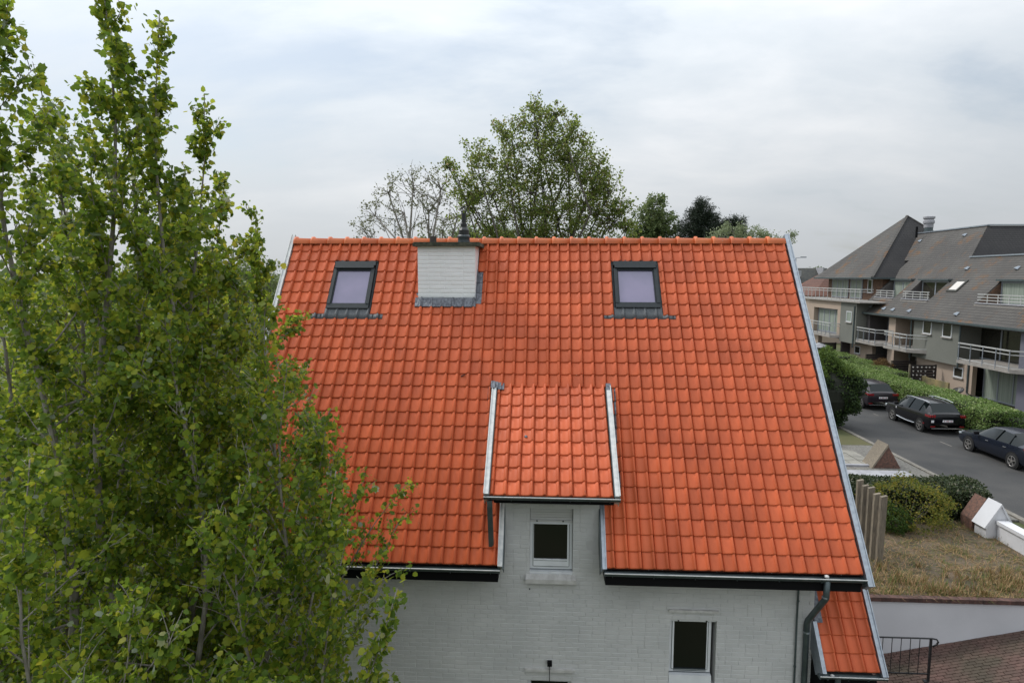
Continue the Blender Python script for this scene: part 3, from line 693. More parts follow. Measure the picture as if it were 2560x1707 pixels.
fl.lathe(fc, [(.128, 0), (.122, .03), (.116, .10), (.128, .115), (.130, .135), (.112, .165)], 20)
fo = fl.build('flue_terminal', 'greyp', ch, smooth=True)
MB().lathe((fc[0], fc[1], fc[2]+.165), [(.104, 0), (.104, .095), (.092, .11), (.066, .15), (.066, .22), (.05, .225), (.044, .23), (.044, .42)], 20).build('flue_pipe', 'blackp', ch, smooth=False)
cg = MB(); cc = Vector((fc[0], fc[1], fc[2]+.585))
for k in range(6):
    a = k*pi/3; pts = []
    for t in np.linspace(0, 1, 9): pts.append(cc+Vector((cos(a)*(.042*(1-t)+.026*sin(pi*t)), sin(a)*(.042*(1-t)+.026*sin(pi*t)), .13*t)))
    cg.tube(pts, .005, 5)
ring = [cc+Vector((cos(t)*.058, 0, .075+sin(t)*.062)) for t in np.linspace(-.9, pi+.9, 16)]
cg.tube(ring, .010, 6); cg.build('wire_cowl', 'blackp', ch)

# ---- lean-to at the right
lt = MB(); LV = 1.15/cos(PIT)
rbox(lt, FL, 9.56, 10.40, 0, LV, -.1, -.004)
lto = lt.build('lean_to_roof', 'deck', house)
for r in range(8):
    for c in range(4):
        ux = 9.565+c*TW
        me = TM
        o = bpy.data.objects.new('roof_tile', me); COL.objects.link(o); o.parent = lto
        M4 = FL @ Matrix.Translation((ux, r*G, random.uniform(-.001, .001))); o.location = M4.translation; o.rotation_euler = (PIT+random.uniform(-.004, .004), random.uniform(-.005, .005), 0); NAMED[0] += 1
verge(FL, 10.395, -.06, LV, .075, .07, 'zinc', -.16, lto); verge(FL, 9.565, -.04, G*2.75, -.062, .07, 'zinc', -.16, lto)
ls = MB(); rbox(ls, FL, 9.535, 9.66, G*2.7, LV, .04, .062); ls.build('lead_flashing', 'lead', lto)
eave(9.46, 10.46, .08, 2.075, lto, fh=.25, gr=.05, fascia=False)
MB().box(9.62, 10.38, .12, 3.5, -1.6, 1.94).build('lean_to_wall', 'black', house)
MB().box(9.53, 9.60, .14, .60, -1.6, 2.02).build('boarding', 'black', lto)
MB().lathe((9.66, .03, 2.02), [(.03, 0), (.03, .03), (.012, .04)], 8).build('gutter_clip', 'zincw', lto)
MB().tube([(9.74, .02, 2.02), (9.76, .02, 1.2), (9.76, .02, .2)], .042, 12).build('downpipe', 'zincd', lto)
# main downpipe with swan neck
pts = [(9.46, -.06, 3.62), (9.46, -.06, 3.33), (9.452, -.03, 3.28), (9.402, .38, 2.72), (9.40, .405, 2.66), (9.405, .41, 1.5), (9.405, .41, -1.4)]
MB().tube(pts, .046, 16).build('downpipe', 'zincd', house, smooth=True)
for a_, b_ in (((9.404, .41, 2.53), (9.404, .41, 2.50)), ((9.452, -.055, 3.35), (9.452, -.055, 3.33)), ((9.406, .41, 1.60), (9.406, .41, 1.585))): MB().tube([a_, b_], .0515, 16).build('pipe_collar', 'zinc', house)
MB().tube([(9.262, .445, 3.40), (9.258, .445, 2.7), (9.27, .445, 1.4), (9.27, .445, -1.4)], .016, 8).build('thin_cable_pipe', 'zincd', house)
MB().lathe((9.262, .44, 3.0), [(.022, 0), (.022, .02)], 8).lathe((9.262, .44, 1.9), [(.022, 0), (.022, .02)], 8).build('pipe_clip', 'zincd', house)

# ================================================================= GARDEN AT THE RIGHT
rw = MB().slab([(10.6, 6.3, -1.9), (25, 6.3, -1.9), (25, 6.3, .0), (10.6, 6.3, .0)], (0, .10, 0)).build('retaining_wall', 'plaster', label='long white rendered retaining wall below the dry garden bed', cat='wall')
for i in range(70):
    x = 10.6+i*.1125
    MB().box(x+.002, x+.1105, 6.245+random.uniform(-.004, .004), 6.405, .001, .108+random.uniform(-.004, .004)).build('coping_brick', 'coping', rw)
# black railing on the drive
RX, RZ0 = .35, .15
rl = thing('handrail', 'black steel railing with thin uprights beside the brick drive', 'railing')
ry = 5.10
MB().tube([(10.8, ry, -.42), (13.98, ry, -.42), (14.08, ry, -.44), (14.12, ry, -.50), (14.08, ry, -.57), (14.0, ry, -.62)], .020, 10).build('top_rail', 'steel', rl, smooth=True)
MB().box(10.8, 13.95, ry-.012, ry+.012, -1.315, -1.285).build('bottom_rail', 'steel', rl)
for k in range(15): MB().tube([(13.70-k*.21, ry, -1.30), (13.70-k*.21, ry, -.425)], .0085, 6).build('bar', 'steel', rl)
for x in (13.95, 11.9): MB().box(x-.022, x+.022, ry-.022, ry+.022, -1.50, -.43).build('post', 'steel', rl)
MB().box(13.85, 14.05, ry-.06, ry+.06, -1.50, -1.475).build('foot_plate', 'steel', rl)
for o_ in rl.children: o_.location = (RX, 0, RZ0)
# oak posts
for i, (y, h) in enumerate([(9.42, 2.12), (9.12, 2.06), (8.82, 2.10), (8.52, 2.02), (8.20, 2.06)]):
    b = MB(); x0 = 14.68; w = .085
    vs = []
    for z_, tw in ((-.1, 0), (h*.5, .006), (h, .012)):
        for dx, dy in ((-w, -.05), (w, -.05), (w, .05), (-w, .05)): vs.append((x0+dx+tw*(i-2), y+dy, z_+(.02*dx/w if z_ == h else 0)))
    b.add(vs, [(r*4+k, r*4+(k+1) % 4, (r+1)*4+(k+1) % 4, (r+1)*4+k) for r in range(2) for k in range(4)]+[(3, 2, 1, 0), (8, 9, 10, 11)])
    b.build('oak_post', 'wood', label=['weathered oak post farthest back in the row of five', 'second oak post from the back of the row of five', 'middle weathered oak post of the row of five', 'second oak post from the front of the row of five', 'weathered oak post at the front end of the row, nearest the drive'][i], cat='post', group='row of weathered oak posts in the garden')
# dry grass: single bent blades in tufts
tuft = []
for _ in range(620):
    x, y = random.uniform(10.7, 19.2), 6.48+5*random.random()**1.5; tuft.append((x, y, random.uniform(.5, 1.3)))
for _ in range(150): tuft.append((random.uniform(10.7, 19), random.uniform(6.52, 8.2), -random.uniform(.7, 1.3)))
V = []; F = []
for x, y, s in tuft:
  clump = s < 0; s = abs(s)
  if 1:
      for _ in range(int(24*s)):
          a = random.uniform(0, 2*pi); l = random.uniform(.10, .30)*s; fl_ = (not clump) and random.random() < (.72 if y > 7.5 else .30)
          bx, by = x+random.gauss(0, .05 if clump else .16), y+random.gauss(0, .05 if clump else .14)
          if by < 6.42: by = 6.42+random.random()*.1
          d = Vector((cos(a), sin(a), random.uniform(.05, .3) if fl_ else random.uniform(.8, 2.5))).normalized()*l*(1.5 if fl_ else (1.25 if clump else .8)); w = Vector((-sin(a), cos(a), 0))*.006
          o = len(V); b0 = Vector((bx, by, .055)); m_ = b0+d*.55+Vector((0, 0, .02)); e_ = b0+d; e_.z = max(.06, e_.z-.02)
          V += [b0-w, b0+w, m_+w*.8, m_-w*.8, e_]; F += [(o, o+1, o+2), (o, o+2, o+3), (o+3, o+2, o+4)]
rawmesh('dry_grass', np.array(V), np.array(F), 'blade', kind='stuff')
# low white wall with gabled pier and the brick pier beside it
wwl = MB().box(19.27, 19.52, 4.0, 10.2, -.6, .55).build('low_garden_wall', 'plaster', label='low white painted wall running along the street edge', cat='wall')
MB().box(19.22, 19.57, 4.0, 10.2, .551, .66).build('wall_coping', 'plaster', wwl)
pr = MB(); pr.slab([(18.98, 10.25, .0), (19.75, 10.25, .0), (19.75, 10.25, .42), (19.37, 10.25, 1.08), (18.98, 10.25, .42)], (0, .52, 0))
pier = pr.build('gabled_pier', 'plaster', label='white gabled masonry pier at the end of the low wall', cat='pier')
MB().slab([(18.90, 10.22, .40), (19.37, 10.22, 1.18), (19.37, 10.22, 1.10), (18.98, 10.22, .36)], (0, .60, 0)).slab([(19.84, 10.22, .40), (19.37, 10.22, 1.18), (19.37, 10.22, 1.10), (19.76, 10.22, .36)], (0, .60, 0)).build('pier_coping', 'plaster', pier)
MB().slab([(18.95, 10.86, .0), (19.75, 10.86, .0), (19.75, 10.86, .42), (19.35, 10.86, 1.12), (18.95, 10.86, .42)], (0, .55, 0)).build('brick_pier', 'brickr', label='brown gabled brick pier directly behind the white one', cat='pier')
tp = MB().slab([(19.25, 17.55, 0), (20.45, 17.55, 0), (19.85, 17.55, 1.02)], (0, .75, 0)).build('triangular_pier', 'brickr', label='triangular rubble and brick pier by the road with sloping plank sides', cat='pier')
MB().slab([(19.15, 17.5, .0), (19.20, 17.5, -.05), (19.87, 17.5, 1.03), (19.82, 17.5, 1.10)], (0, .85, 0)).build('plank_side', 'wood', tp)
# concrete slab with joints + pale strip
for i in range(4):
    for j in range(4):
        MB().box(17.45+i*.56, 17.98+i*.56, 17.95+j*.56, 18.48+j*.56, -.1, .10+random.uniform(-.006, .006)).build('terrace_slab', 'slab', kind='structure')
MB().box(17.3, 19.6, 17.72, 17.9, -.2, .12).build('slab_edge', 'slabw', kind='structure')
MB().box(15.2, 20.4, 15.9, 17.2, -.2, .06).build('pale_strip', 'slabw', kind='structure')
MB().box(18.8, 19.3, 21.0, 21.6, -.1, .55).build('stone_block', 'slab', label='grey stone block beside the dark conifer by the road', cat='block')

# ---- hedges: leafy shell over a dark core
def hedge(name, label, x0, x1, y0, y1, h, m, n, size=.07, top=None, tz=.0, group=None, bulge=.08, cat='hedge'):
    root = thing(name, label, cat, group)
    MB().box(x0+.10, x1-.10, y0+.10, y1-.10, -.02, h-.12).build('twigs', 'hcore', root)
    A = [(x1-x0)*(y1-y0), (y1-y0)*h, (y1-y0)*h*.3, (x1-x0)*h, (x1-x0)*h]; A = np.array(A); cnt = (A/A.sum()*n).astype(int); P = []
    for k, c in enumerate(cnt):
        a = rng.uniform(0, 1, c); b = rng.uniform(0, 1, c); e = rng.normal(0, .035, c)
        X = x0+(x1-x0)*a; Y = y0+(y1-y0)*(b if k < 1 else a); Z = h*b
        if k == 0: q = np.stack([X, Y, np.full(c, h)+e], 1)
        elif k == 1: q = np.stack([np.full(c, x0)+e, Y, Z], 1)
        elif k == 2: q = np.stack([np.full(c, x1)+e, Y, Z], 1)
        elif k == 3: q = np.stack([X, np.full(c, y0)+e, Z], 1)
        else: q = np.stack([X, np.full(c, y1)+e, Z], 1)
        P.append(q)
    P = np.vstack(P); cxx, cyy = (x0+x1)/2, (y0+y1)/2
    wob = bulge*(np.sin(P[:, 1]*1.9+P[:, 0])+np.sin(P[:, 1]*4.3+1+P[:, 2]*3))
    P[:, 0] += np.sign(P[:, 0]-cxx)*wob*.5; P[:, 2] += wob*.6*(P[:, 2] > h*.6)
    rc = np.minimum(P[:, 0]-x0, x1-P[:, 0]); P[:, 2] -= np.clip(.25-rc, 0, .25)*.35*(P[:, 2] > h*.8)
    leaves('foliage', P, size, LEAF_SM, m, root, droop=-.15); return root
hedge('street_hedge', 'long pale green clipped laurel hedge behind the parked cars', 27.45, 29.3, 22.8, 46, 1.5, 'lhed', 46000, .085)
hedge('garden_hedge', 'small clipped green hedge square between street hedge and fence', 30.6, 31.9, 37.5, 41.6, 1.25, 'lhed', 5000, .08, bulge=.05)
hedge('garden_hedge', 'clipped hedge strip second from the apartment tower', 30.8, 32.2, 42.3, 44.4, 1.35, 'lhed', 4000, .08, bulge=.05)
hedge('garden_hedge', 'clipped hedge strip nearest the apartment tower', 30.2, 32.2, 45.4, 49.0, 1.45, 'lhed', 5000, .08, bulge=.05)
hedge('privet_hedge', 'darker green box shaped privet hedge at the right edge', 28.2, 32.5, 18.0, 22.6, 1.35, 'lhedg', 16000, .07)
hedge('variegated_hedge', 'dark variegated hedge behind the yellow green shrub', 15.4, 20.2, 11.7, 13.2, 1.12, 'lhedd', 16000, .08, bulge=.10)

def blob_shrub(name, label, c, r, n, m, size, cat='shrub', tmpl=LEAF_SM, stems=6, core=.0, m2=None):
    root = thing(name, label, cat); c = np.array(c); r = np.array(r)
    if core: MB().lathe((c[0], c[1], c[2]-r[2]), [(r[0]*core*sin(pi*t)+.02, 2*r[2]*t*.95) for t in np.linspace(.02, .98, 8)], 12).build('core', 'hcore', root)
    b = MB()
    for k in range(stems):
        a = k*2.4; e = c+r*np.array([cos(a)*.6, sin(a)*.6, .4]); s0 = np.array([c[0], c[1], max(0, c[2]-r[2])])
        b.tube([s0, (s0+e)/2+np.array([cos(a), sin(a), 0])*.08, e], [.025, .015, .006], 5)
    b.build('stems', 'barkd', root)
    d = rng.normal(size=(n, 3)); d /= np.linalg.norm(d, axis=1)[:, None]; rad = rng.uniform(.55, 1.0, n)**.5
    lob = 1+.16*np.sin(d[:, 0]*6+c[0])*np.cos(d[:, 1]*5+1)+.10*np.sin(d[:, 2]*9+d[:, 0]*7)
    P = c+d*r*(rad*lob)[:, None]; P = P[P[:, 2] > .03]
    if m2:
        k = P[:, 2] > c[2]+r[2]*.45; leaves('new_growth', P[k], size, tmpl, m2, root, droop=-.2); P = P[~k]
    leaves('foliage', P, size, tmpl, m, root, droop=0.1); return root
blob_shrub('conifer', 'tall dark green conifer between the roof verge and the road', (20.6, 25.4, 2.0), (1.75, 1.5, 2.05), 30000, 'lcon', .11, 'conifer', LEAF_SM, core=.86, m2='lcontop')
blob_shrub('yellow_shrub', 'loose yellow green shrub in front of the dark hedge', (17.1, 11.15, .72), (1.45, 1.0, .95), 6500, 'lyel', .06, stems=12)
blob_shrub('low_shrub', 'fresh green low shrub beside the oak posts', (16.35, 10.75, .42), (.62, .55, .5), 4000, 'lhedg', .055)
blob_shrub('bronze_shrub', 'bronze leaved shrub in front of the dark fence', (31.9, 41.2, 1.05), (.8, .7, .75), 2600, 'lbrn', .09)
blob_shrub('red_maple', 'red leaved small tree at the right edge of the picture', (33.2, 27.2, 1.9), (.55, .55, 1.2), 420, 'lred', .10, 'tree')
blob_shrub('broken_branches_pile', 'grey bare branches leaning by the apartment ground floor', (31.9, 50.6, 1.1), (.6, .6, .5), 120, 'lwil', .06, stems=26)

# ================================================================= CARS
def lathe_x(mb_, c, prof, n=24):                 # revolve about the X axis; prof: (x, r)
    vs = [(c[0]+x, c[1]+r*cos(2*pi*k/n), c[2]+r*sin(2*pi*k/n)) for x, r in prof for k in range(n)]
    return mb_.add(vs, [(i*n+k, i*n+(k+1) % n, (i+1)*n+(k+1) % n, (i+1)*n+k) for i in range(len(prof)-1) for k in range(n)])
def car(label, xl, y0, st, wheels, paint, suv=True, rim_n=5, roofbar=True):
    """st: stations rear->front (y, zlow, zshoulder, ztop, w, wtop); body side x = xl .. xl+2w"""
    root = thing('parked_car', label, 'car', 'cars parked along the hedge'); W2 = max(s[4] for s in st); xc = xl+W2
    body = MB(); glass = MB(); rings = []
    for (y, zl, zs, zt, w, wt) in st:
        half = [(w*.90, zl), (w*.99, zl+.14), (w, zs-.30 if zs-.30 > zl+.2 else (zl+zs)/2), (w*.985, zs-.06), (w*.955, zs), (wt, zt-.02), (wt*.86, zt+.012), (0, zt+.03)]
        ring_ = [(xc-a, y0+y, z) for a, z in half]+[(xc+a, y0+y, z) for a, z in reversed(half[:-1])]
        rings.append(ring_)
    nR = len(rings[0]); gi = st_glass
    for i in range(len(rings)-1):
        for k in range(nR-1):
            q = [rings[i][k], rings[i][k+1], rings[i+1][k+1], rings[i+1][k]]
            side = k in (4, nR-2-4); topk = 5 <= k <= nR-2-5
            g = (side and gi[0] <= i < gi[1]) or (topk and i in gi[2])
            (glass if g else body).add(q, [(0, 1, 2, 3)])
    body.add(rings[0], [tuple(range(nR))]); body.add(rings[-1], [tuple(range(nR-1, -1, -1))])
    for b_, nm, m in ((body, 'body', paint), (glass, 'windows', 'cglass')):
        me = b_.mesh(nm, False, (M_[m],))
        import bmesh
        bm = bmesh.new(); bm.from_mesh(me); bmesh.ops.remove_doubles(bm, verts=bm.verts, dist=1e-4); bmesh.ops.recalc_face_normals(bm, faces=bm.faces); 
        for f_ in bm.faces: f_.smooth = True
        for e_ in bm.edges:
            if len(e_.link_faces) == 2 and e_.calc_face_angle() > .6: e_.smooth = False
        bm.to_mesh(me); bm.free(); bo = link(nm, me, root)
    wm = [s for s in st]
    for yw in wheels:
        for sgn, xo in ((-1, xl), (1, xl+2*W2)):
            cxx = xo; R = wheels_r
            b = MB(); lathe_x(b, (cxx+.002*sgn, y0+yw, R+.01), [(0, R+.06), (sgn*.004, R+.055)], 28); b.add([(cxx+.004*sgn, y0+yw+(R+.058)*cos(2*pi*k/28), R+.01+(R+.058)*sin(2*pi*k/28)) for k in range(28)], [tuple(range(28))]); b.build('wheel_arch', 'rimd', root)
            b = MB(); lathe_x(b, (cxx, y0+yw, R), [(-sgn*.2, R-.02), (-sgn*.18, R), (sgn*.004, R), (sgn*.018, R-.02), (sgn*.020, R*.70), (sgn*.008, R*.69)], 28); wo = b.build('wheel', 'tyre', root, smooth=True)
            b = MB(); lathe_x(b, (cxx, y0+yw, R), [(sgn*.021, R*.70), (sgn*.026, R*.66), (sgn*.016, R*.62)], 28); lathe_x(b, (cxx, y0+yw, R), [(sgn*.026, .001), (sgn*.026, .05), (sgn*.015, .06)], 16)
            for k in range(rim_n):
                a = 2*pi*k/rim_n+.3; b.obox((cxx+sgn*.02, y0+yw+cos(a)*.03, R+sin(a)*.03), (cxx+sgn*.018, y0+yw+cos(a)*R*.66, R+sin(a)*R*.66), .055, .02, (0, -sin(a), cos(a)) if 0 else (1, 0, 0))
            b.build('rim', 'rim', wo)
    return root, xc, W2
# SUV stations
SUV = [(0.0, .55, .86, .92, .80, .66), (.05, .36, 1.02, 1.08, .90, .70), (.16, .30, 1.08, 1.14, .915, .70), (.58, .26, 1.10, 1.55, .92, .60), (1.2, .25, 1.08, 1.61, .92, .62), (2.25, .25, 1.05, 1.61, .92, .62), (2.70, .25, 1.03, 1.53, .92, .59), (3.35, .25, 1.00, 1.06, .915, .68), (4.05, .28, .93, .97, .89, .64), (4.36, .32, .78, .83, .82, .56), (4.44, .46, .64, .68, .72, .5)]
SED = [(0.0, .50, .82, .90, .78, .62), (.06, .34, .98, 1.03, .87, .66), (.25, .28, 1.01, 1.06, .90, .68), (.75, .25, 1.00, 1.10, .905, .64), (1.45, .24, .99, 1.40, .905, .56), (2.15, .24, .96, 1.44, .905, .56), (2.75, .24, .94, 1.38, .905, .54), (3.50, .24, .91, .97, .90, .66), (4.25, .26, .84, .89, .875, .62), (4.60, .30, .72, .77, .80, .54), (4.70, .44, .60, .64, .68, .46)]
def trims(root, xc, W2, y0, st, taily, tz, ph, sport=False, zroof=1.6):
    xl, xr = xc-W2, xc+W2
    # pillars
    for yy, y1_, z1, z2 in PIL: 
        for s in (-1, 1): MB().obox((xc+s*(W2*.955+.004), y0+yy, z1), (xc+s*(PW+.006), y0+y1_, z2), .07, .012, (0, 1, 0)).build('pillar', 'black', root)
    for s in (-1, 1): MB().box(xc+s*(W2-.02), xc+s*(W2+.17), y0+MIR-.05, y0+MIR+.05, MZ, MZ+.12).build('wing_mirror', 'black', root)
# car 1: plum SUV, rear seen past the conifer
st_glass = (3, 7, (2, 6)); wheels_r = .34; PW = .60
PIL = [(1.95, 1.85, 1.06, 1.60), (1.0, .95, 1.09, 1.58)]; MIR = 2.95; MZ = 1.03
def finish(root, xc, W2, y0, paint, plate_z=.78, tail='bars', chrome=True):
    trims(root, xc, W2, y0, None, 0, 0, 0)
    for s in (-1, 1):
        b = MB()
        if tail == 'bars':
            for k in range(3): b.obox((xc+s*(W2-.03-k*.10), y0+.04-.012*k, .92), (xc+s*(W2-.09-k*.10), y0+.05-.012*k, 1.04), .07, .05, (0, 1, 0))
            b.box(xc+s*(W2-.12), xc+s*(W2+.004), y0+.05, y0+.42, .93, 1.03)
        else:
            b.box(xc+s*(W2-.36), xc+s*(W2-.02), y0-.005, y0+.12, .93, 1.04); b.box(xc+s*(W2-.1), xc+s*(W2+.004), y0+.06, y0+.35, .95, 1.05)
        b.build('tail_lamp', 'tail', root)
        MB().box(xc+s*(W2-.30), xc+s*(W2-.08), y0+.0, y0+.06, .42, .47).build('reflector', 'tail', root)
        MB().box(xc+s*(W2*.6), xc+s*(W2-.10), y0+4.24, y0+4.40, .70, .82).build('headlamp', 'headl', root)
    MB().box(xc-W2+.14, xc+W2-.14, y0-.02, y0+.06, .335, .37).build('bumper_trim', 'chrome', root)
    p = MB().box(xc-.26, xc+.26, y0-.018, y0+.02, plate_z-.055, plate_z+.055).build('number_plate', 'plate', root)
    b = MB()
    for k in range(8):
        if k in (1, 5): continue
        b.box(xc-.19+k*.053, xc-.16+k*.053, y0-.021, y0-.0185, plate_z-.032, plate_z+.032)
    b.build('plate_characters', 'pred', p)
    MB().box(xc-.05, xc+.05, y0+.03, y0+.05, .98, 1.05).build('badge', 'chrome', root)
c1, xc, W2 = car('dark plum SUV farthest up the street, half hidden by the conifer', 25.12, 29.75, SUV, (.82, 3.48), 'carpl'); finish(c1, xc, W2, 29.75, 'carpl', .80, 'wide')
c2, xc, W2 = car('glossy black SUV with chrome sill strips, middle of the three parked cars', 25.22, 23.72, SUV, (.84, 3.45), 'carblk'); finish(c2, xc, W2, 23.72, 'carblk', .74, 'bars')
MB().tube([(xc-W2-.012, 23.72+3.02, .40), (xc-W2-.014, 23.72+2.6, .36), (xc-W2-.014, 23.72+2.0, .34), (xc-W2-.014, 23.72+1.3, .36)], .022, 6).build('sill_strip', 'chrome', c2)
for s in (-1, 1): MB().tube([(xc+s*.60, 23.72+.62, 1.60), (xc+s*.62, 23.72+1.2, 1.65), (xc+s*.62, 23.72+2.2, 1.65), (xc+s*.60, 23.72+2.7, 1.57), (xc+s*.66, 23.72+3.2, 1.18)], .018, 6).build('roof_rail', 'chrome', c2)
MB().box(xc-W2-.008, xc-W2+.003, 23.72+3.05, 23.72+3.14, .80, .90).box(xc-W2+.1, xc-W2+.22, 23.70, 23.73, .66, .78).build('sticker', 'plate', c2)
MB().box(xc-W2-.016, xc-W2+.006, 23.72+.45, 23.72+.55, .5, .56).build('side_marker', 'tail', c2)
st_glass = (3, 7, (3, 6)); PW = .55; PIL = [(2.02, 1.95, .97, 1.43)]; MIR = 3.12; MZ = .95; wheels_r = .33
c3, xc, W2 = car('dark blue grey saloon cut off by the right picture edge', 25.28, 17.05, SED, (.95, 3.72), 'carblu', False)
PIL = [(2.02, 1.95, .97, 1.43), (1.2, 1.3, 1.0, 1.36)]; finish(c3, xc, W2, 17.05, 'carblu', .72, 'wide')
for s in (-1,): MB().obox((xc+s*(W2-.03), 17.05+4.38, .74), (xc+s*(W2-.16), 17.05+4.60, .70), .10, .09).build('headlamp', 'headl', c3)
for s in (-1, 1):
    for yy in (1.35, 2.45): MB().box(xc+s*(W2-.01), xc+s*(W2+.015), 17.05+yy, 17.05+yy+.18, .80, .83).build('door_handle', 'chrome', c3)

# ================================================================= APARTMENTS ACROSS THE STREET
ap = thing('apartment_building', 'long beige and grey apartment block with balconies and lichened grey roof', 'building')
XF = 34.0; EA = 5.15
def rx(z): return 33.8+(z-EA)
am = MB()
# ground floor wall set back under the first floor, and piers
def wbox(m, x0, x1, y0, y1, z0, z1, name='wall'): return MB().box(x0, x1, y0, y1, z0, z1).build(name, m, ap)
wbox('beige', 34.4, 34.6, 34.9, 41.0, 0, 2.3); wbox('beige', 34.3, 34.6, 34.4, 34.9, 0, 2.5)
wbox('beige', 34.0, 35.4, 43.5, 44.5, 0, 5.05); wbox('beige', 34.15, 34.5, 47.9, 51.2, 0, 2.3); wbox('beige', 34.0, 34.3, 46.9, 47.6, 0, 2.5)
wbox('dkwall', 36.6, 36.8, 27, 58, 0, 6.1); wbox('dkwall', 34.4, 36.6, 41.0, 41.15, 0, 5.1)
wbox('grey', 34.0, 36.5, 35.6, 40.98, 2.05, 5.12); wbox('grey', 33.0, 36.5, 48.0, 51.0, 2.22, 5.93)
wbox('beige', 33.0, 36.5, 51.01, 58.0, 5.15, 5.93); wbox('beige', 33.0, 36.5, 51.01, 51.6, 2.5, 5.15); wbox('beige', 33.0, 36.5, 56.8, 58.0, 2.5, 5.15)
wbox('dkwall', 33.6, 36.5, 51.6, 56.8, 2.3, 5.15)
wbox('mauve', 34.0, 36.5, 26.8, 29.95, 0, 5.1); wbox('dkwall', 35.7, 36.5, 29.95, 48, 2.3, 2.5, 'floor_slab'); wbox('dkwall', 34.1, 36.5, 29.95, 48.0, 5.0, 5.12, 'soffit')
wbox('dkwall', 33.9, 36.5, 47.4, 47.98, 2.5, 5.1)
wbox('beige', 33.6, 34.0, 56.9, 58.0, 0, 2.4)
wbox('dkwall', 33.4, 34.2, 51.3, 51.5, 0, 2.3)
def win(x, y0, y1, z0, z1, n=1, fr='frame', gl='wglass', f=.07, curt=None, sill=True):
    w = MB().box(x-.03, x+.05, y0, y1, z0, z0+f).box(x-.03, x+.05, y0, y1, z1-f, z1)
    for k in range(n+1):
        yy = y0+(y1-y0-f)*k/n; w.box(x-.03, x+.05, yy, yy+f, z0+f, z1-f)
    wo = w.build('window', fr, ap)
    for k in range(n):
        a = y0+(y1-y0-f)*k/n+f; b = y0+(y1-y0-f)*(k+1)/n
        MB().box(x, x+.02, a, b, z0+f, z1-f).build('pane', gl if not (curt and k in curt) else 'curt', wo)
    if sill: MB().box(x-.10, x+.02, y0-.06, y1+.06, z0-.07, z0-.005).build('sill', 'conc', wo)
    return wo
win(33.98, 38.67, 39.72, 3.95, 4.97, fr='wframe'); win(33.98, 36.33, 37.37, 3.92, 4.97, fr='wframe')
win(32.98, 48.78, 49.77, 4.12, 5.10, fr='wframe', gl='curt')
win(34.38, 35.45, 36.45, 1.17, 1.88, fr='wframe'); win(34.13, 49.25, 50.25, 1.18, 1.88, fr='wframe')
win(35.5, 30.9, 36.4, 2.55, 4.98, 2, sill=False, f=.12); win(35.5, 40.9, 43.5, 2.55, 4.98, 2, sill=False, f=.10); win(35.5, 44.5, 47.4, 2.55, 4.98, 2, sill=False, f=.10)
win(35.0, 30.2, 34.3, .05, 2.25, 3, gl='curt', curt=(0, 1), sill=False, f=.10)
win(35.3, 40.9, 43.5, .05, 2.2, 2, sill=False); win(35.3, 44.5, 46.8, .05, 2.2, 2, gl='curt', sill=False)
win(33.45, 51.7, 56.7, 2.75, 5.10, 4, gl='curt', curt=(0, 3), sill=False, f=.14)
# pipes
for x, y, z0, z1 in [(33.9, 41.12, 1.9, 5.05), (33.9, 35.35, 1.9, 5.05), (32.93, 48.25, 1.9, 5.6), (34.25, 34.75, .3, 2.4), (34.1, 47.1, .0, 2.5)]:
    MB().tube([(x, y, z0), (x, y, z1)], .06, 8).build('drainpipe', 'zincd', ap)
# balconies
def balcony(x0, x1, y0, y1, zt, step=1.05, cham=.9, glass=True, hi=1.12):
    pts = [(x0, y1), (x0, y0), (x1, y0-cham), (x1+1.4, y0-cham), (x1+1.4, y1)]
    b = MB().slab([(x, y, zt-.22) for x, y in pts], (0, 0, .22)).build('balcony', 'conc', ap)
    r = MB(); P_ = [(x0+.05, y1), (x0+.05, y0+.03), (x1+.05, y0-cham+.03)]
    for a, c in zip(P_[:-1], P_[1:]):
        for zz, w in ((hi, .075), (hi-.24, .05), (.10, .045)): r.obox((*a, zt+zz), (*c, zt+zz), w, w)
    r.build('rail', 'rail', b)
    y = y0+.05
    while y < y1: MB().box(x0-.015, x0+.02, y-.02, y+.02, zt-.12, zt+hi).build('baluster', 'frame', b); y += step
    if glass: MB().box(x0+.055, x0+.062, y0+.1, y1-.05, zt+.14, zt+hi-.28).build('glass_panel', 'glassclear', b) if glass == 2 else None
    return b
balcony(33.0, 34.0, 29.3, 34.1, 2.68, 1.15); balcony(33.0, 34.0, 40.0, 43.3, 2.66, .95); balcony(33.0, 34.0, 44.6, 47.85, 2.66, .95); balcony(32.3, 33.0, 51.4, 56.2, 2.72, .9, .5)
# tower terrace slab and railing
MB().slab([(32.7, 59, 5.93), (32.7, 46.9, 5.93), (33.9, 46.2, 5.93), (37, 46.2, 5.93), (37, 61, 5.93), (33, 61, 5.93)], (0, 0, .12)).build('terrace', 'conc', ap)
tr = MB()
TP = [(33.0, 61, 0), (32.78, 58.8, 0), (32.78, 47.0, 0), (33.6, 46.5, 0)]
for a, c in zip(TP[:-1], TP[1:]):
    for zz, w in ((7.12, .075), (6.90, .05), (6.14, .05)): tr.obox((a[0], a[1], zz), (c[0], c[1], zz), w, w)
trl = tr.build('terrace_railing', 'rail', ap)
for k in range(14): MB().box(32.76, 32.80, 47.1+k*.9-.02, 47.1+k*.9+.02, 6.06, 7.1).build('baluster', 'rail', trl)
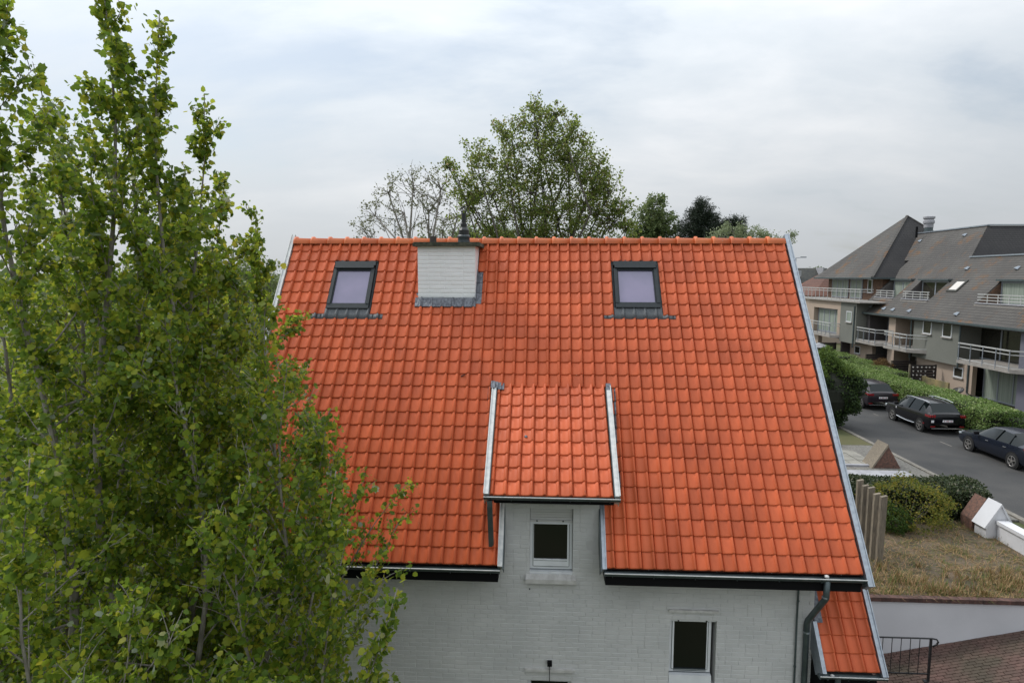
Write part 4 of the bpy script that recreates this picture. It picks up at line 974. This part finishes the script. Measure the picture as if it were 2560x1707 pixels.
# tower upper floor in brown brick, windows
wbox('brwall', 36.0, 36.3, 49.9, 60.6, 6.05, 8.12); wbox('brwall', 36.0, 40, 49.7, 49.9, 6.05, 8.12)
win(35.95, 56.0, 59.6, 6.1, 8.0, 3, gl='curt', curt=(0, 2), sill=False, f=.12); win(35.95, 53.2, 55.6, 6.1, 8.0, 2, gl='curt', sill=False, f=.12); win(35.95, 51.4, 52.2, 6.7, 8.0, 1, sill=False, fr='wframe')
# pyramid roof
ry0, ry1, rxa, rxb = 49.2, 61.4, 34.8, 46.9; AP = (40.9, 55.35, 14.25)
py = MB(); c_ = [(rxa, ry0, 8.17), (rxb, ry0, 8.17), (rxb, ry1, 8.17), (rxa, ry1, 8.17)]
py.add(c_+[AP], [(3, 0, 4), (1, 2, 4), (2, 3, 4)]); py.add([(x, y, z-.1) for x, y, z in c_], [(3, 2, 1, 0)]); py.add(c_+[(x, y, z-.1) for x, y, z in c_], [(0, 1, 5, 4), (1, 2, 6, 5), (2, 3, 7, 6), (3, 0, 4, 7)])
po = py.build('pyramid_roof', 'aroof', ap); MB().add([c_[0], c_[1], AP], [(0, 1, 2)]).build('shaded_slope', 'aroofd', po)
MB().box(rxa-.1, rxa+.02, ry0-.1, ry1, 8.03, 8.17).box(rxa-.1, 37.2, ry0-.12, ry0, 8.03, 8.17).build('eaves_gutter', 'zincd', po)
MB().obox((rxa, ry0, 8.2), AP, .22, .08).obox((rxb, ry0, 8.2), AP, .22, .08).build('hip_tiles', 'aroof', po)
# main roof cells
mr_ = MB()
def cell(y0, y1, z0, z1): mr_.slab([(rx(z0), y0, z0), (rx(z1), y0, z1), (rx(z1), y1, z1), (rx(z0), y1, z0)], (.12, 0, -.12))
cell(26.8, 49.6, 5.0, 6.4)
for a, b in ((26.8, 28.5), (35.7, 41.1), (44.75, 46.0), (49.0, 49.6)): cell(a, b, 6.4, 8.0)
cell(26.8, 50.0, 8.0, 9.72)
mr_.slab([(rx(9.72), 41.7, 9.72), (rx(12.35), 44.0, 12.35), (rx(12.35), 54.5, 12.35), (rx(9.72), 54.5, 9.72)], (.12, 0, -.12))
mro = mr_.build('main_roof', 'aroof', ap)
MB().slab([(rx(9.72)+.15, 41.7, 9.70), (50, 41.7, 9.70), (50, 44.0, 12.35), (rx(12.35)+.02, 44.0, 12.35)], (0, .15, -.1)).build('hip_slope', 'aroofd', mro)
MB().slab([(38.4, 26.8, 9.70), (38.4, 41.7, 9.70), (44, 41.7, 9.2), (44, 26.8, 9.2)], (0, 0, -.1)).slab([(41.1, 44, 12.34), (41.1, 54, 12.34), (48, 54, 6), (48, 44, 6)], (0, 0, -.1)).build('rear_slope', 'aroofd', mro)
MB().obox((38.38, 26.8, 9.78), (38.38, 41.75, 9.78), .22, .10).obox((41.0, 43.9, 12.40), (41.0, 54.5, 12.40), .22, .10).obox((41.0, 43.98, 12.42), (50.0, 43.98, 12.42), .18, .08, (0, 0, 1)).build('ridge_capping', 'zinc', mro)
MB().box(33.45, 33.62, 26.8, 49.7, 4.98, 5.12).build('eaves_gutter', 'zincd', mro)
# loggias
for y0, y1 in ((28.5, 35.7), (41.1, 44.75), (46.0, 49.0)):
    MB().box(34.9, 36.9, y0, y1, 6.2, 6.30).build('loggia_floor', 'conc', mro)
    for yy in (y0, y1): MB().slab([(35.0, yy-.05, 6.25), (36.75, yy-.05, 6.25), (36.75, yy-.05, 7.98)], (0, .1, 0)).build('loggia_cheek', 'brwall' if y0 < 30 else 'dkwall', mro)
    win(36.62, y0+.05, y1-.05, 6.3, 7.9, 2 if y0 > 30 else 3, sill=False, f=.12, gl='curt' if y0 != 41.1 else 'wglass', curt=(0,) if y0 > 45 else None)
    MB().box(36.3, 36.7, y0-.15, y1+.1, 7.92, 8.06).build('loggia_gutter', 'zincd', mro)
    MB().box(34.95, 35.15, y0, y1, 6.38, 6.46).build('parapet_cap', 'slabw', mro)
    r = MB()
    for zz in (7.02, 6.82, 6.62): r.obox((35.1, y0+.05, zz), (35.1, y1-.05, zz), .06, .055)
    ro = r.build('railing', 'rail', mro); k = y0+.2
    while k < y1: MB().box(35.08, 35.12, k-.025, k+.025, 6.45, 7.0).build('baluster', 'rail', ro); k += 1.0
# small rooflight
def abox(m_, y0, y1, z0, z1, h0, h1):
    n_ = Vector((-1, 0, 1)).normalized(); a = [Vector((rx(z), y, z)) for y, z in ((y0, z0), (y1, z0), (y1, z1), (y0, z1))]
    return m_.add([p+n_*h0 for p in a]+[p+n_*h1 for p in a], [(0, 3, 2, 1), (4, 5, 6, 7), (0, 1, 5, 4), (1, 2, 6, 5), (2, 3, 7, 6), (3, 0, 4, 7)])
w = abox(MB(), 38.95, 40.15, 7.10, 7.95, 0, .09).build('roof_window', 'darkroof', ap); abox(MB(), 39.1, 39.95, 7.2, 7.80, .08, .10).build('pane', 'peg', w)
for y, z in ((51.6, 11.45), (45.6, 11.6), (40.6, 8.75), (35.4, 8.7), (47.9, 5.5), (45.6, 5.42), (44.2, 5.40), (41.9, 5.42), (36.3, 5.5)):
    p = Vector((rx(z), y, z)); MB().add([p+Vector((-.05, -.14, .02)), p+Vector((-.05, .14, .02)), p+Vector((.14, .14, .25)), p+Vector((.14, -.14, .25)), p+Vector((-.22, 0, .12))], [(4, 0, 3), (4, 3, 2), (4, 2, 1), (4, 1, 0), (0, 1, 2, 3)]).build('roof_vent', 'zinc', mro)
# chimney flue between the two roofs
MB().lathe((41.4, 52.6, 11.6), [(.38, 0), (.38, 1.25)], 8).build('flue_base', 'zincd', ap); MB().lathe((41.4, 52.6, 12.85), [(.40, 0), (.40, .35), (.48, .42), (.48, .62), (.38, .78), (.50, .86), (.50, 1.02), (.3, 1.08)], 16).build('flue_cowl', 'slabw', ap)
MB().tube([(40.0, 52.0, 11.9), (40.0, 52.0, 12.9)], .10, 8).build('vent_pipe', 'black', ap)
# fences between the little gardens, board by board
def fence(label, x0, x1, y, top, dots=False):
    root = thing('garden_fence', label, 'fence', 'dark fences between the ground floor gardens')
    for x in (x0, x1): MB().box(x-.05, x+.05, y-.05, y+.05, 0, top+.02).build('post', 'wood' if x == x0 else 'fence', root)
    n = 9; h = top/n
    for k in range(n): MB().box(x0+.05, x1-.05, y-.02, y+.02, k*h+.008, (k+1)*h-.008).build('board', 'fence', root)
    if dots:
        for r_ in range(5):
            for c_ in range(6):
                if random.random() < .25 and r_ not in (0,): continue
                xx, zz = x0+.22+c_*(x1-x0-.4)/5+random.uniform(-.06, .06), top-.18-r_*.29
                b = MB(); b.lathe((xx, y-.09, zz-.05), [(.035, 0), (.055, .09), (.05, .1)], 10); b.build('planter_pot', 'peg', root)
fence('dark board fence panel studded with small white pots', 32.15, 34.0, 37.9, 1.78, True)
fence('plain dark board fence panel in the middle of the ground floor gardens', 32.5, 34.6, 41.0, 1.68); fence('plain dark board fence panel farthest from the street corner', 32.5, 34.6, 45.0, 1.71)
fence('dark board fence panel under the tower balcony', 30.6, 33.4, 52.5, 1.9)
MB().box(32.9, 33.0, 34.6, 37.6, .05, .98).box(32.88, 33.02, 37.2, 37.6, .05, 1.02).build('garden_screen', 'yel', label='low yellowish garden screen against the beige ground floor wall', cat='screen')
def gchair(label, x, y, rot):
    root = thing('garden_chair', label, 'chair', 'dark round garden chairs on the ground floor terrace')
    n = 14; pts = [(x+.38*cos(a+rot), y+.38*sin(a+rot), .78+.22*max(0, cos(a))) for a in np.linspace(0, 2*pi, n)]
    MB().tube(pts, .025, 6).build('hoop', 'steel', root)
    MB().add([(x, y, .42)]+[(x+.36*cos(a+rot), y+.36*sin(a+rot), .76+.2*max(0, cos(a))) for a in np.linspace(0, 2*pi, n)], [(0, i, i+1) for i in range(1, n)]).build('shell', 'steel', root)
    for a in (.8, 2.4, 3.9, 5.5): MB().tube([(x+.1*cos(a), y+.1*sin(a), .45), (x+.3*cos(a), y+.3*sin(a), .05)], .014, 5).build('leg', 'steel', root)
gchair('dark round garden chair left, close to the curtained door', 32.2, 32.6, .3); gchair('dark tilted garden chair in front of the pale curtains', 31.8, 30.4, 2.6)
tb = thing('balcony_table', 'small white table on the middle apartment balcony', 'table'); MB().box(33.35, 33.95, 41.6, 42.5, 3.36, 3.40).build('table_top', 'rail', tb)
for x, y in ((33.4, 41.7), (33.9, 41.7), (33.4, 42.4), (33.9, 42.4)): MB().box(x-.02, x+.02, y-.02, y+.02, 2.69, 3.36).build('leg', 'rail', tb)
ps = thing('closed_parasol', 'pale garden parasol under the tower balcony', 'parasol'); MB().tube([(31.6, 52.0, .05), (31.6, 52.0, 1.9)], .03, 6).build('pole', 'rail', ps)
MB().lathe((31.6, 52.0, 1.55), [(1.0, 0), (.5, .22), (.02, .4)], 8).build('canopy', 'slabw', ps)

# ---- far houses, lamps
h1 = thing('brown_roofed_house', 'brown red hipped roof house beyond the apartment tower', 'house')
MB().slab([(38.3, 70, 5.9), (58, 70, 5.9), (55, 74.5, 9.0), (42.2, 74.5, 9.0)], (0, .1, -.15)).slab([(38.3, 70, 5.9), (38.3, 80, 5.9), (42.2, 76, 9.0), (42.2, 74.5, 9.0)], (.1, 0, -.15)).slab([(38.3, 80, 5.9), (58, 80, 5.9), (55, 76, 9.0), (42.2, 76, 9.0)], (0, -.1, -.15)).build('roof', 'broof', h1)
MB().box(38.9, 57.5, 70.6, 79.5, 0, 5.8).build('wall', 'beige', h1)
for x in (39.4, 41.6): MB().box(x, x+1.3, 70.53, 70.6, 3.4, 5.4).build('window', 'wframe', h1); 
for x in (39.4, 41.6): MB().box(x+.12, x+1.18, 70.50, 70.53, 3.5, 5.3).build('pane', 'wglass', h1)
h2 = thing('dark_roofed_house', 'distant house with dark roof and white rooflights, left of the tower', 'house')
MB().slab([(50, 112, 7.3), (59.5, 112, 7.3), (59.5, 115, 10.0), (50, 115, 10.0)], (0, .1, -.2)).slab([(50, 118, 7.3), (59.5, 118, 7.3), (59.5, 115, 10.0), (50, 115, 10.0)], (0, -.1, -.2)).build('roof', 'darkroof', h2)
MB().box(50.5, 59.2, 112.5, 117.5, 0, 7.3).build('wall', 'beige', h2)
for x in (52.0, 52.7, 53.4): MB().box(x, x+.5, 112.9, 113.1, 8.4, 9.5).build('rooflight', 'slabw', h2)
MB().box(57.4, 57.6, 111.8, 114.9, 7.4, 10.1).build('party_wall', 'slabw', h2)
def lamp(label, x, y, top, arms):
    root = thing('street_lamp', label, 'street lamp'); MB().tube([(x, y, 0), (x, y, top)], [.09, .05], 8).build('pole', 'frame', root)
    for a in arms: MB().tube([(x, y, top), (x+a*.5, y, top+.05), (x+a, y, top+.08)], .03, 6).build('arm', 'frame', root); MB().box(x+a-.25, x+a+.25, y-.12, y+.12, top+.03, top+.13).build('lamp_head', 'frame', root)
lamp('grey double armed street lamp rising behind the ridge left of the chimney', -9.16, 50.98, 13.55, (-.35, .35)); lamp('single armed street lamp right of the roof verge', 29.27, 52.58, 10.0, (.7,))

# ================================================================= TREES
def poplar(base, top, R, nl, label, size=.049, lo=.15, fat=1.0, tmpl=LEAF_MID, name='young_poplar', group='young poplars left of the house', twigm='bark', m='lpop'):
    root = thing(name, label, 'tree', group); base = Vector(base); top = Vector(top); H = (top-base).length
    n = 16; tr_ = MB(); ph = random.uniform(0, 6)
    def axis(t):
        p = base.lerp(top, t); s = .05+sin(t*pi)*.15; return p+Vector((s*sin(ph+t*9), s*cos(ph+t*7), 0))
    r0 = .0062*H*fat
    tr_.tube([axis(i/n) for i in range(n+1)], [max(.005, r0*(1-i/n)**.85) for i in range(n+1)], 8)
    tr_.build('trunk', 'bark', root, smooth=True, fix=False)
    br = MB(); C = []; Dd = []; ga = random.uniform(0, 6); t = lo; segs = []
    nb = int(H*(1-lo)*4.6)
    for b in range(nb):
        t = lo+(1-lo)*(b+random.random())/nb*.985; ga += 2.4+random.uniform(-.4, .4)
        prof = min(1, .45+1.6*t)*min(1, (1-t)*3.6+.14); l = R*(1.22 if top.z > 8.9 else 1.5)*prof*random.uniform(.6, 1.15); p0 = axis(t)
        el = radians(random.uniform(22, 55)+20*t); d = Vector((cos(ga)*cos(el), sin(ga)*cos(el), sin(el)))
        pts = [p0]; k = 5; dd = d.copy()
        for i in range(k): dd = (dd+Vector((random.gauss(0, .10), random.gauss(0, .10), random.gauss(.05, .07)))).normalized(); pts.append(pts[-1]+dd*l/k)
        br.tube(pts, [max(.0028, .012*fat*(l/1.4)*(1-i/(k+.6))) for i in range(k+1)], 5, cap=False); segs.append((pts, l))
        for j in range(int(5+l*6)):
            i = random.randint(1, k-1) if k > 1 else 0; q0 = pts[i].lerp(pts[i+1], random.random()); a2 = random.uniform(0, 6.28)
            e = (dd+Vector((cos(a2), sin(a2), random.uniform(-.2, .5)))*.9).normalized()*random.uniform(.12, .42)*min(1, l)
            tw = [q0, q0+e*.5+Vector((0, 0, .015)), q0+e]; br.tube(tw, [.0035, .0028, .0018], 4, cap=False); segs.append((tw, e.length))
    for i in range(4): segs.append(([axis(.86+.035*i), axis(.878+.035*i), axis(min(.999, .897+.035*i))], .55))
    for b in range(7):           # long arching limbs with few leaves
        t = random.uniform(lo, .75); ga = random.uniform(0, 6.28); p0 = axis(t); el = radians(random.uniform(-5, 30)); l = R*random.uniform(1.3, 1.9)*min(1, (1-t)*2)
        dd = Vector((cos(ga)*cos(el), sin(ga)*cos(el), sin(el))); pts = [p0]
        for i in range(7): dd = (dd+Vector((random.gauss(0, .09), random.gauss(0, .09), .10+random.gauss(0, .05)))).normalized(); pts.append(pts[-1]+dd*l/7)
        br.tube(pts, [.0135*fat*(1-i/8.5) for i in range(8)], 6, cap=False); segs.append((pts, l*.35))
    lens = np.array([s[1] for s in segs]); pick = rng.choice(len(segs), nl, p=lens/lens.sum())
    for i in pick:
        pts, l = segs[i]; k = len(pts)-1; u = (random.random()**.6)*k; j = min(int(u), k-1); p = pts[j].lerp(pts[j+1], u-j)
        C.append((p.x+random.gauss(0, .035), p.y+random.gauss(0, .035), p.z+random.gauss(-.01, .035)))
    br.build('branches', twigm, root, fix=False, kind='stuff')
    leaves('crown', np.array(C), size, tmpl, m, root, droop=.55, jit=.5)
    big = rng.choice(len(C), len(C)//14, replace=False); leaves('large_leaves', np.array(C)[big]+rng.normal(0, .03, (len(big), 3)), size*1.75, LEAF_BIG, m, root, droop=.6, jit=.25); return root
GZ = -1.5
PT = [  # x,y,top z, base dx,dy, R, leaves, label
 (.42, -3.69, 10.75, -.3, .2, 1.05, 3600, 'poplar at the extreme left edge whose top leaves the picture'),
 (-.46, -2.26, 10.35, .0, .3, 1.0, 3200, 'poplar second from the left edge with a pointed leafy top'),
 (.85, -3.14, 11.25, .05, .1, .95, 3800, 'tallest poplar of the left group with its bare tip cut by the top edge'),
 (.57, -2.56, 10.80, -.1, .2, .8, 2800, 'slim poplar close behind the tallest one'),
 (1.39, -2.84, 10.70, -.6, .2, .85, 3400, 'poplar with rounded dense top, right half of the tall group'),
 (1.50, -2.50, 10.05, -.5, .3, .8, 3000, 'poplar just right of the rounded dense top'),
 (-1.32, -.79, 10.3, 0, .2, 1.2, 3000, 'poplar standing farther back behind the left group'),
 (1.38, -1.76, 9.35, -.7, -.2, .75, 2600, 'poplar ending in a small sprig against the sky left of the house'),
 (.12, -.31, 9.3, 0, 0, 1.2, 3000, 'poplar in front of the left gable corner'),
 (1.35, -.80, 9.0, -.4, -.4, .75, 2300, 'poplar with a thin shoot rising just left of the roof verge'),
 (1.75, -2.15, 8.15, -.5, -.2, .95, 3000, 'leaning poplar hiding the upper left verge of the roof'),
 (2.30, -2.76, 7.85, -.6, -.1, .85, 2800, 'poplar left of the lower roof slope with drooping leaf clumps'),
 (2.72, -3.19, 7.25, -.7, -.1, .75, 2500, 'short poplar overlapping the middle of the roof slope'),
 (2.95, -2.84, 6.65, -.6, .0, .75, 2200, 'short poplar nearest the roof among the middle poplars'),
 (3.20, -3.48, 6.25, -.7, .1, .62, 2000, 'poplar whose crown covers the left gutter end'),
 (3.48, -3.88, 5.85, -.8, .0, .52, 1500, 'low poplar in front of the left eave'),
 (4.02, -4.51, 5.62, -1.6, -.2, .30, 620, 'thin poplar shoot reaching out over the white wall'),
 (3.95, -5.33, 5.22, -1.0, -.3, .34, 560, 'lowest poplar shoot at the bottom of the picture'),
 (2.2, -5.0, 5.7, -.4, .2, .8, 1500, 'near poplar with large leaves in the lower left'),
 (2.6, -4.0, 6.3, -.4, .2, .8, 2000, 'near poplar right of the lower left corner'),
 (1.0, -4.4, 6.6, -.2, .2, .9, 2000, 'near poplar in the lower left corner'),
 (1.6, -3.4, 8.4, -.2, .2, .9, 2600, 'medium poplar in the middle of the left group'),
 (.5, -1.2, 8.3, 0, 0, 1.2, 2800, 'bushy poplar behind the middle of the left group'),
 (-1.6, -2.0, 9.3, 0, 0, 1.3, 2600, 'bushy poplar at the left edge behind the front row'),
 (2.4, -1.4, 6.3, -.3, 0, 1.0, 2400, 'bushy poplar close to the white wall'),
 (3.0, -4.7, 4.9, -.3, .1, .6, 1100, 'small poplar at the bottom edge below the gutter'),
]
for x, y, tz, dx, dy, R, nl, lab in PT: poplar((x+dx, y+dy, GZ), (x, y, tz), R, int(nl*(1.8 if 5.8 < tz < 8.2 and x > 1.7 else 2.9)), lab, lo=.22 if tz > 7 else .3)
# farther broad trees at the left, seen through the poplars
def tree(name, label, base, lobes, nleaf, m, size, trunk_r=.18, bark='barkd', tmpl=LEAF_SM, twigs=7, tl=.45, group=None, split_z=None, shell=.35, droop=.2, bare=0.):
    root = thing(name, label, 'tree', group); base = Vector(base); t = MB()
    zs_ = split_z if split_z is not None else base.z+.35*(max(l[0][2] for l in lobes)-base.z)
    fork = Vector((base.x, base.y, zs_)); t.tube([base, (base+fork)/2+Vector((.05, 0, 0)), fork], [trunk_r*1.25, trunk_r, trunk_r*.85], 8)
    br = MB(); ends = []; wt = []
    for (c, r) in lobes:
        c = Vector(c); f0 = fork.lerp(base, random.uniform(0, .35)); mid = f0.lerp(c, .5)+Vector((random.gauss(0, .12), random.gauss(0, .12), -.06))*(c-f0).length
        rr = trunk_r*min(.6, .20+.10*r); t.tube([f0, mid, c], [rr, rr*.7, rr*.35], 6)
        nt_ = int(twigs*(1+r*1.6))
        for k in range(nt_):
            d = Vector((random.gauss(0, 1), random.gauss(0, 1), random.gauss(.25, .9))).normalized(); s0 = f0.lerp(c, random.uniform(.72, 1.0)) if random.random() < .4 else c
            e = c+d*r*random.uniform(.75, 1.12); m1 = s0.lerp(e, .5)+Vector((random.gauss(0, .08), random.gauss(0, .08), random.gauss(.04, .08)))*r
            br.tube([s0, m1, e], [rr*.28, rr*.16, .006], 4, cap=False); ends.append((s0, m1, e, r)); wt.append(r)
            for q in range(3):
                b0 = m1.lerp(e, random.random()); e2 = b0+(d+Vector((random.gauss(0, .8), random.gauss(0, .8), random.gauss(.1, .7)))).normalized()*r*random.uniform(.2, .45)
                br.tube([b0, b0.lerp(e2, .5), e2], [rr*.12, rr*.08, .004], 3, cap=False); ends.append((b0, b0.lerp(e2, .5), e2, r)); wt.append(r*.6)
    t.build('trunk', bark, root, smooth=True, fix=False); br.build('branches', bark, root, fix=False, kind='stuff')
    wt = np.array(wt); wt = wt*(rng.uniform(0, 1, len(wt)) > bare); pk = rng.choice(len(ends), nleaf, p=wt/wt.sum()); C = []
    u = rng.uniform(.25, 1.08, nleaf); g_ = rng.normal(size=(nleaf, 3))
    for i, uu, g in zip(pk, u, g_):
        s0, m1, e, r = ends[i]; p = m1.lerp(e, (uu-.5)*2) if uu > .5 else s0.lerp(m1, uu*2); w = .075*r+.04
        C.append((p.x+g[0]*w, p.y+g[1]*w, p.z+g[2]*w))
    leaves('crown', np.array(C), size, tmpl, m, root, droop=droop, jit=.4); return root
def lobes_in(c, r, n, sub, seed=0):
    rr = random.Random(seed); out = []
    for _ in range(n):
        a = rr.uniform(0, 2*pi); e = rr.uniform(-.7, 1); q = (rr.random())**.4*.8
        out.append(((c[0]+r[0]*q*cos(a)*math.sqrt(1-e*e*.8), c[1]+r[1]*q*sin(a)*math.sqrt(1-e*e*.8), c[2]+r[2]*q*e), sub*rr.uniform(.75, 1.25)))
    return out
BG = [((-9.8, 8.2), 8.6, 3.0, 'broad green tree at the far left seen through the poplars'), ((-5.0, 6.4), 8.5, 2.4, 'broad green tree left of the gable seen through the poplars'), ((-4.6, 10.0), 8.9, 2.6, 'green tree behind the left gable, taller than its neighbour'), ((-2.6, 2.2), 7.0, 2.0, 'low green tree beside the left gable wall'), ((-3.0, -1.5), 6.0, 2.0, 'low bushy tree left of the poplars in the lower left'), ((-6.5, 1.0), 7.6, 2.6, 'wide green tree at the left edge behind the poplars'), ((-1.4, -5.0), 4.5, 1.7, 'bushy tree at the bottom left corner below the poplars')]
for i, ((x, y), tz, R, lab) in enumerate(BG):
    tree('green_tree', lab, (x, y, -1.5), lobes_in((x, y, tz-R*1.15-.3), (R, R, R*1.1), 16, .95, i+5), 9000, 'lpop', .10, .12, 'bark', LEAF_MID, group='green trees at the left')
tree('distant_green_tree', 'hazy green tree low beside the left verge', (-10.5, 25.3, 0), lobes_in((-10.5, 25.3, 6.4), (3.4, 3, 2.4), 14, 1.1, 3), 7000, 'lgrn', .16, .2)
tree('distant_green_tree', 'wide green tree far left between the poplar stems', (-22, 30, 0), lobes_in((-22, 30, 5.5), (7, 4, 3.2), 20, 1.6, 13), 9000, 'lgrn', .22, .25)
tree('bare_tree', 'pale bare twiggy tree between the poplars and the left verge', (-17.2, 50, 0), lobes_in((-17.2, 50, 7.6), (2.3, 2, 2.4), 16, 1.1, 4), 500, 'lwil', .14, .2, 'bark', twigs=14)
# big tree behind the ridge
LB = [((4.8, 17.7, 14.4), .9), ((3.8, 17.6, 13.9), .8), ((6.1, 17.5, 13.8), .9), ((5.0, 17.9, 13.0), 1.3), ((3.6, 17.5, 12.6), 1.0), ((2.3, 17.3, 12.9), .8), ((1.6, 17.3, 12.1), .7), ((2.0, 17.4, 11.1), .8), ((3.0, 17.4, 11.5), 1.0),
      ((4.6, 17.4, 11.6), 1.4), ((6.4, 17.6, 12.8), 1.2), ((7.3, 17.3, 12.3), .9), ((7.9, 17.4, 11.6), .8), ((6.9, 17.5, 11.2), 1.2), ((5.8, 17.7, 10.6), 1.3), ((4.2, 17.6, 10.2), 1.1), ((2.9, 17.5, 10.1), .8), ((7.9, 17.4, 10.5), .8), ((8.5, 17.4, 11.0), .5), ((3.4, 17.5, 9.4), .9), ((6.8, 17.5, 9.5), 1.0), ((4.9, 17.6, 9.3), 1.1), ((5.6, 17.4, 14.8), .45), ((4.7, 17.5, 15.2), .4), ((8.6, 17.4, 10.1), .5), ((1.2, 17.3, 12.6), .4)]
tree('maple_tree', 'large spreading green tree rising behind the middle of the ridge', (5.5, 17.6, 0), LB, 33000, 'lbig', .080, .24, 'barkd', LEAF_MID, twigs=8, split_z=8.2)
LW = [((.2, 21.2, 12.3), 1.1), ((-1.1, 21, 12.4), 1.0), ((-2.3, 21, 12.1), .9), ((-.4, 21.2, 11.2), 1.1), ((-1.6, 21.1, 11.2), 1.0), ((-2.9, 20.8, 11.0), .8), ((-3.5, 20.8, 10.4), .6), ((1.0, 21.1, 11.0), .9), ((.3, 21, 10.2), .9)]
tree('half_bare_willow', 'half bare grey willow behind the ridge left of the chimney', (-.4, 21.2, 0), LW, 2300, 'lwil', .10, .32, 'bark', LEAF_SM, twigs=6, split_z=8.4, bare=.72)
tree('round_tree', 'grey green rounded tree behind the chimney', (-1.5, 36, 0), lobes_in((-1.2, 36, 9.8), (3.7, 2, 2.1), 18, 1.0, 21), 11000, 'lgrn', .17, .25)
tree('round_tree', 'small green tree between chimney and large tree', (3.2, 33, 0), lobes_in((3.2, 33, 9.6), (2.2, 2, 2.0), 12, .9, 22), 6500, 'lgrn', .16, .25)
tree('upright_tree', 'compact green tree left of the dark pine behind the ridge', (12.2, 31.8, 0), [((12.1, 31.8, 12.5), .85), ((11.6, 31.7, 11.9), .8), ((12.7, 31.8, 11.9), .8), ((11.3, 31.7, 10.8), .9), ((12.3, 31.8, 11.0), 1.0), ((13.1, 31.8, 10.8), .8), ((11.1, 31.7, 9.8), .9), ((12.3, 31.8, 9.9), 1.1), ((13.5, 31.8, 9.9), .8)], 12000, 'lgrn', .14, .2, split_z=8)
tree('pine_tree', 'dark pine with two rounded heads behind the ridge', (14.8, 30, 0), [((14.7, 30, 12.1), .75), ((14.3, 30, 11.5), .85), ((15.3, 30, 11.5), .8), ((14.0, 30, 10.7), .8), ((15.0, 30, 10.7), .95), ((13.5, 30, 10.0), .7), ((15.8, 30, 11.0), .6), ((16.5, 30, 11.1), .65), ((17.0, 30, 11.4), .5), ((17.1, 30, 10.7), .5), ((14.6, 30, 9.9), .9)], 30000, 'lpine', .19, .16, 'barkd', LEAF_ND, split_z=9.0, twigs=10)
tree('silvery_bush', 'pale silvery green tree right of the pine behind the ridge', (14.8, 21.6, 0), [((13.7, 21.6, 10.0), .6), ((14.2, 21.6, 10.3), .55), ((14.8, 21.7, 9.9), .55), ((15.4, 21.7, 10.2), .5), ((16.1, 21.7, 9.9), .45), ((16.8, 21.7, 10.0), .35), ((13.4, 21.6, 9.5), .6), ((14.6, 21.6, 9.4), .7), ((15.7, 21.6, 9.4), .6), ((16.5, 21.6, 9.5), .5)], 7500, 'lbush', .075, .1, 'bark', twigs=8, split_z=8.2)
tree('distant_tree', 'distant hazy tree beside the apartment roof', (69.5, 145, 0), lobes_in((69.5, 145, 8.6), (3.2, 2, 2.8), 12, 1.3, 31), 2500, 'lgrn', .4, .3)
# far wood on the horizon
P = []
for _ in range(5000):
    a = random.uniform(-.75, .75); d = random.uniform(420, 520); P.append((d*sin(a), d*cos(a), random.uniform(0, 7.5)+2*sin(a*23)))
leaves('far_woodland', np.array(P), 4.5, LEAF_MID, 'lgrn', kind='stuff', droop=0)
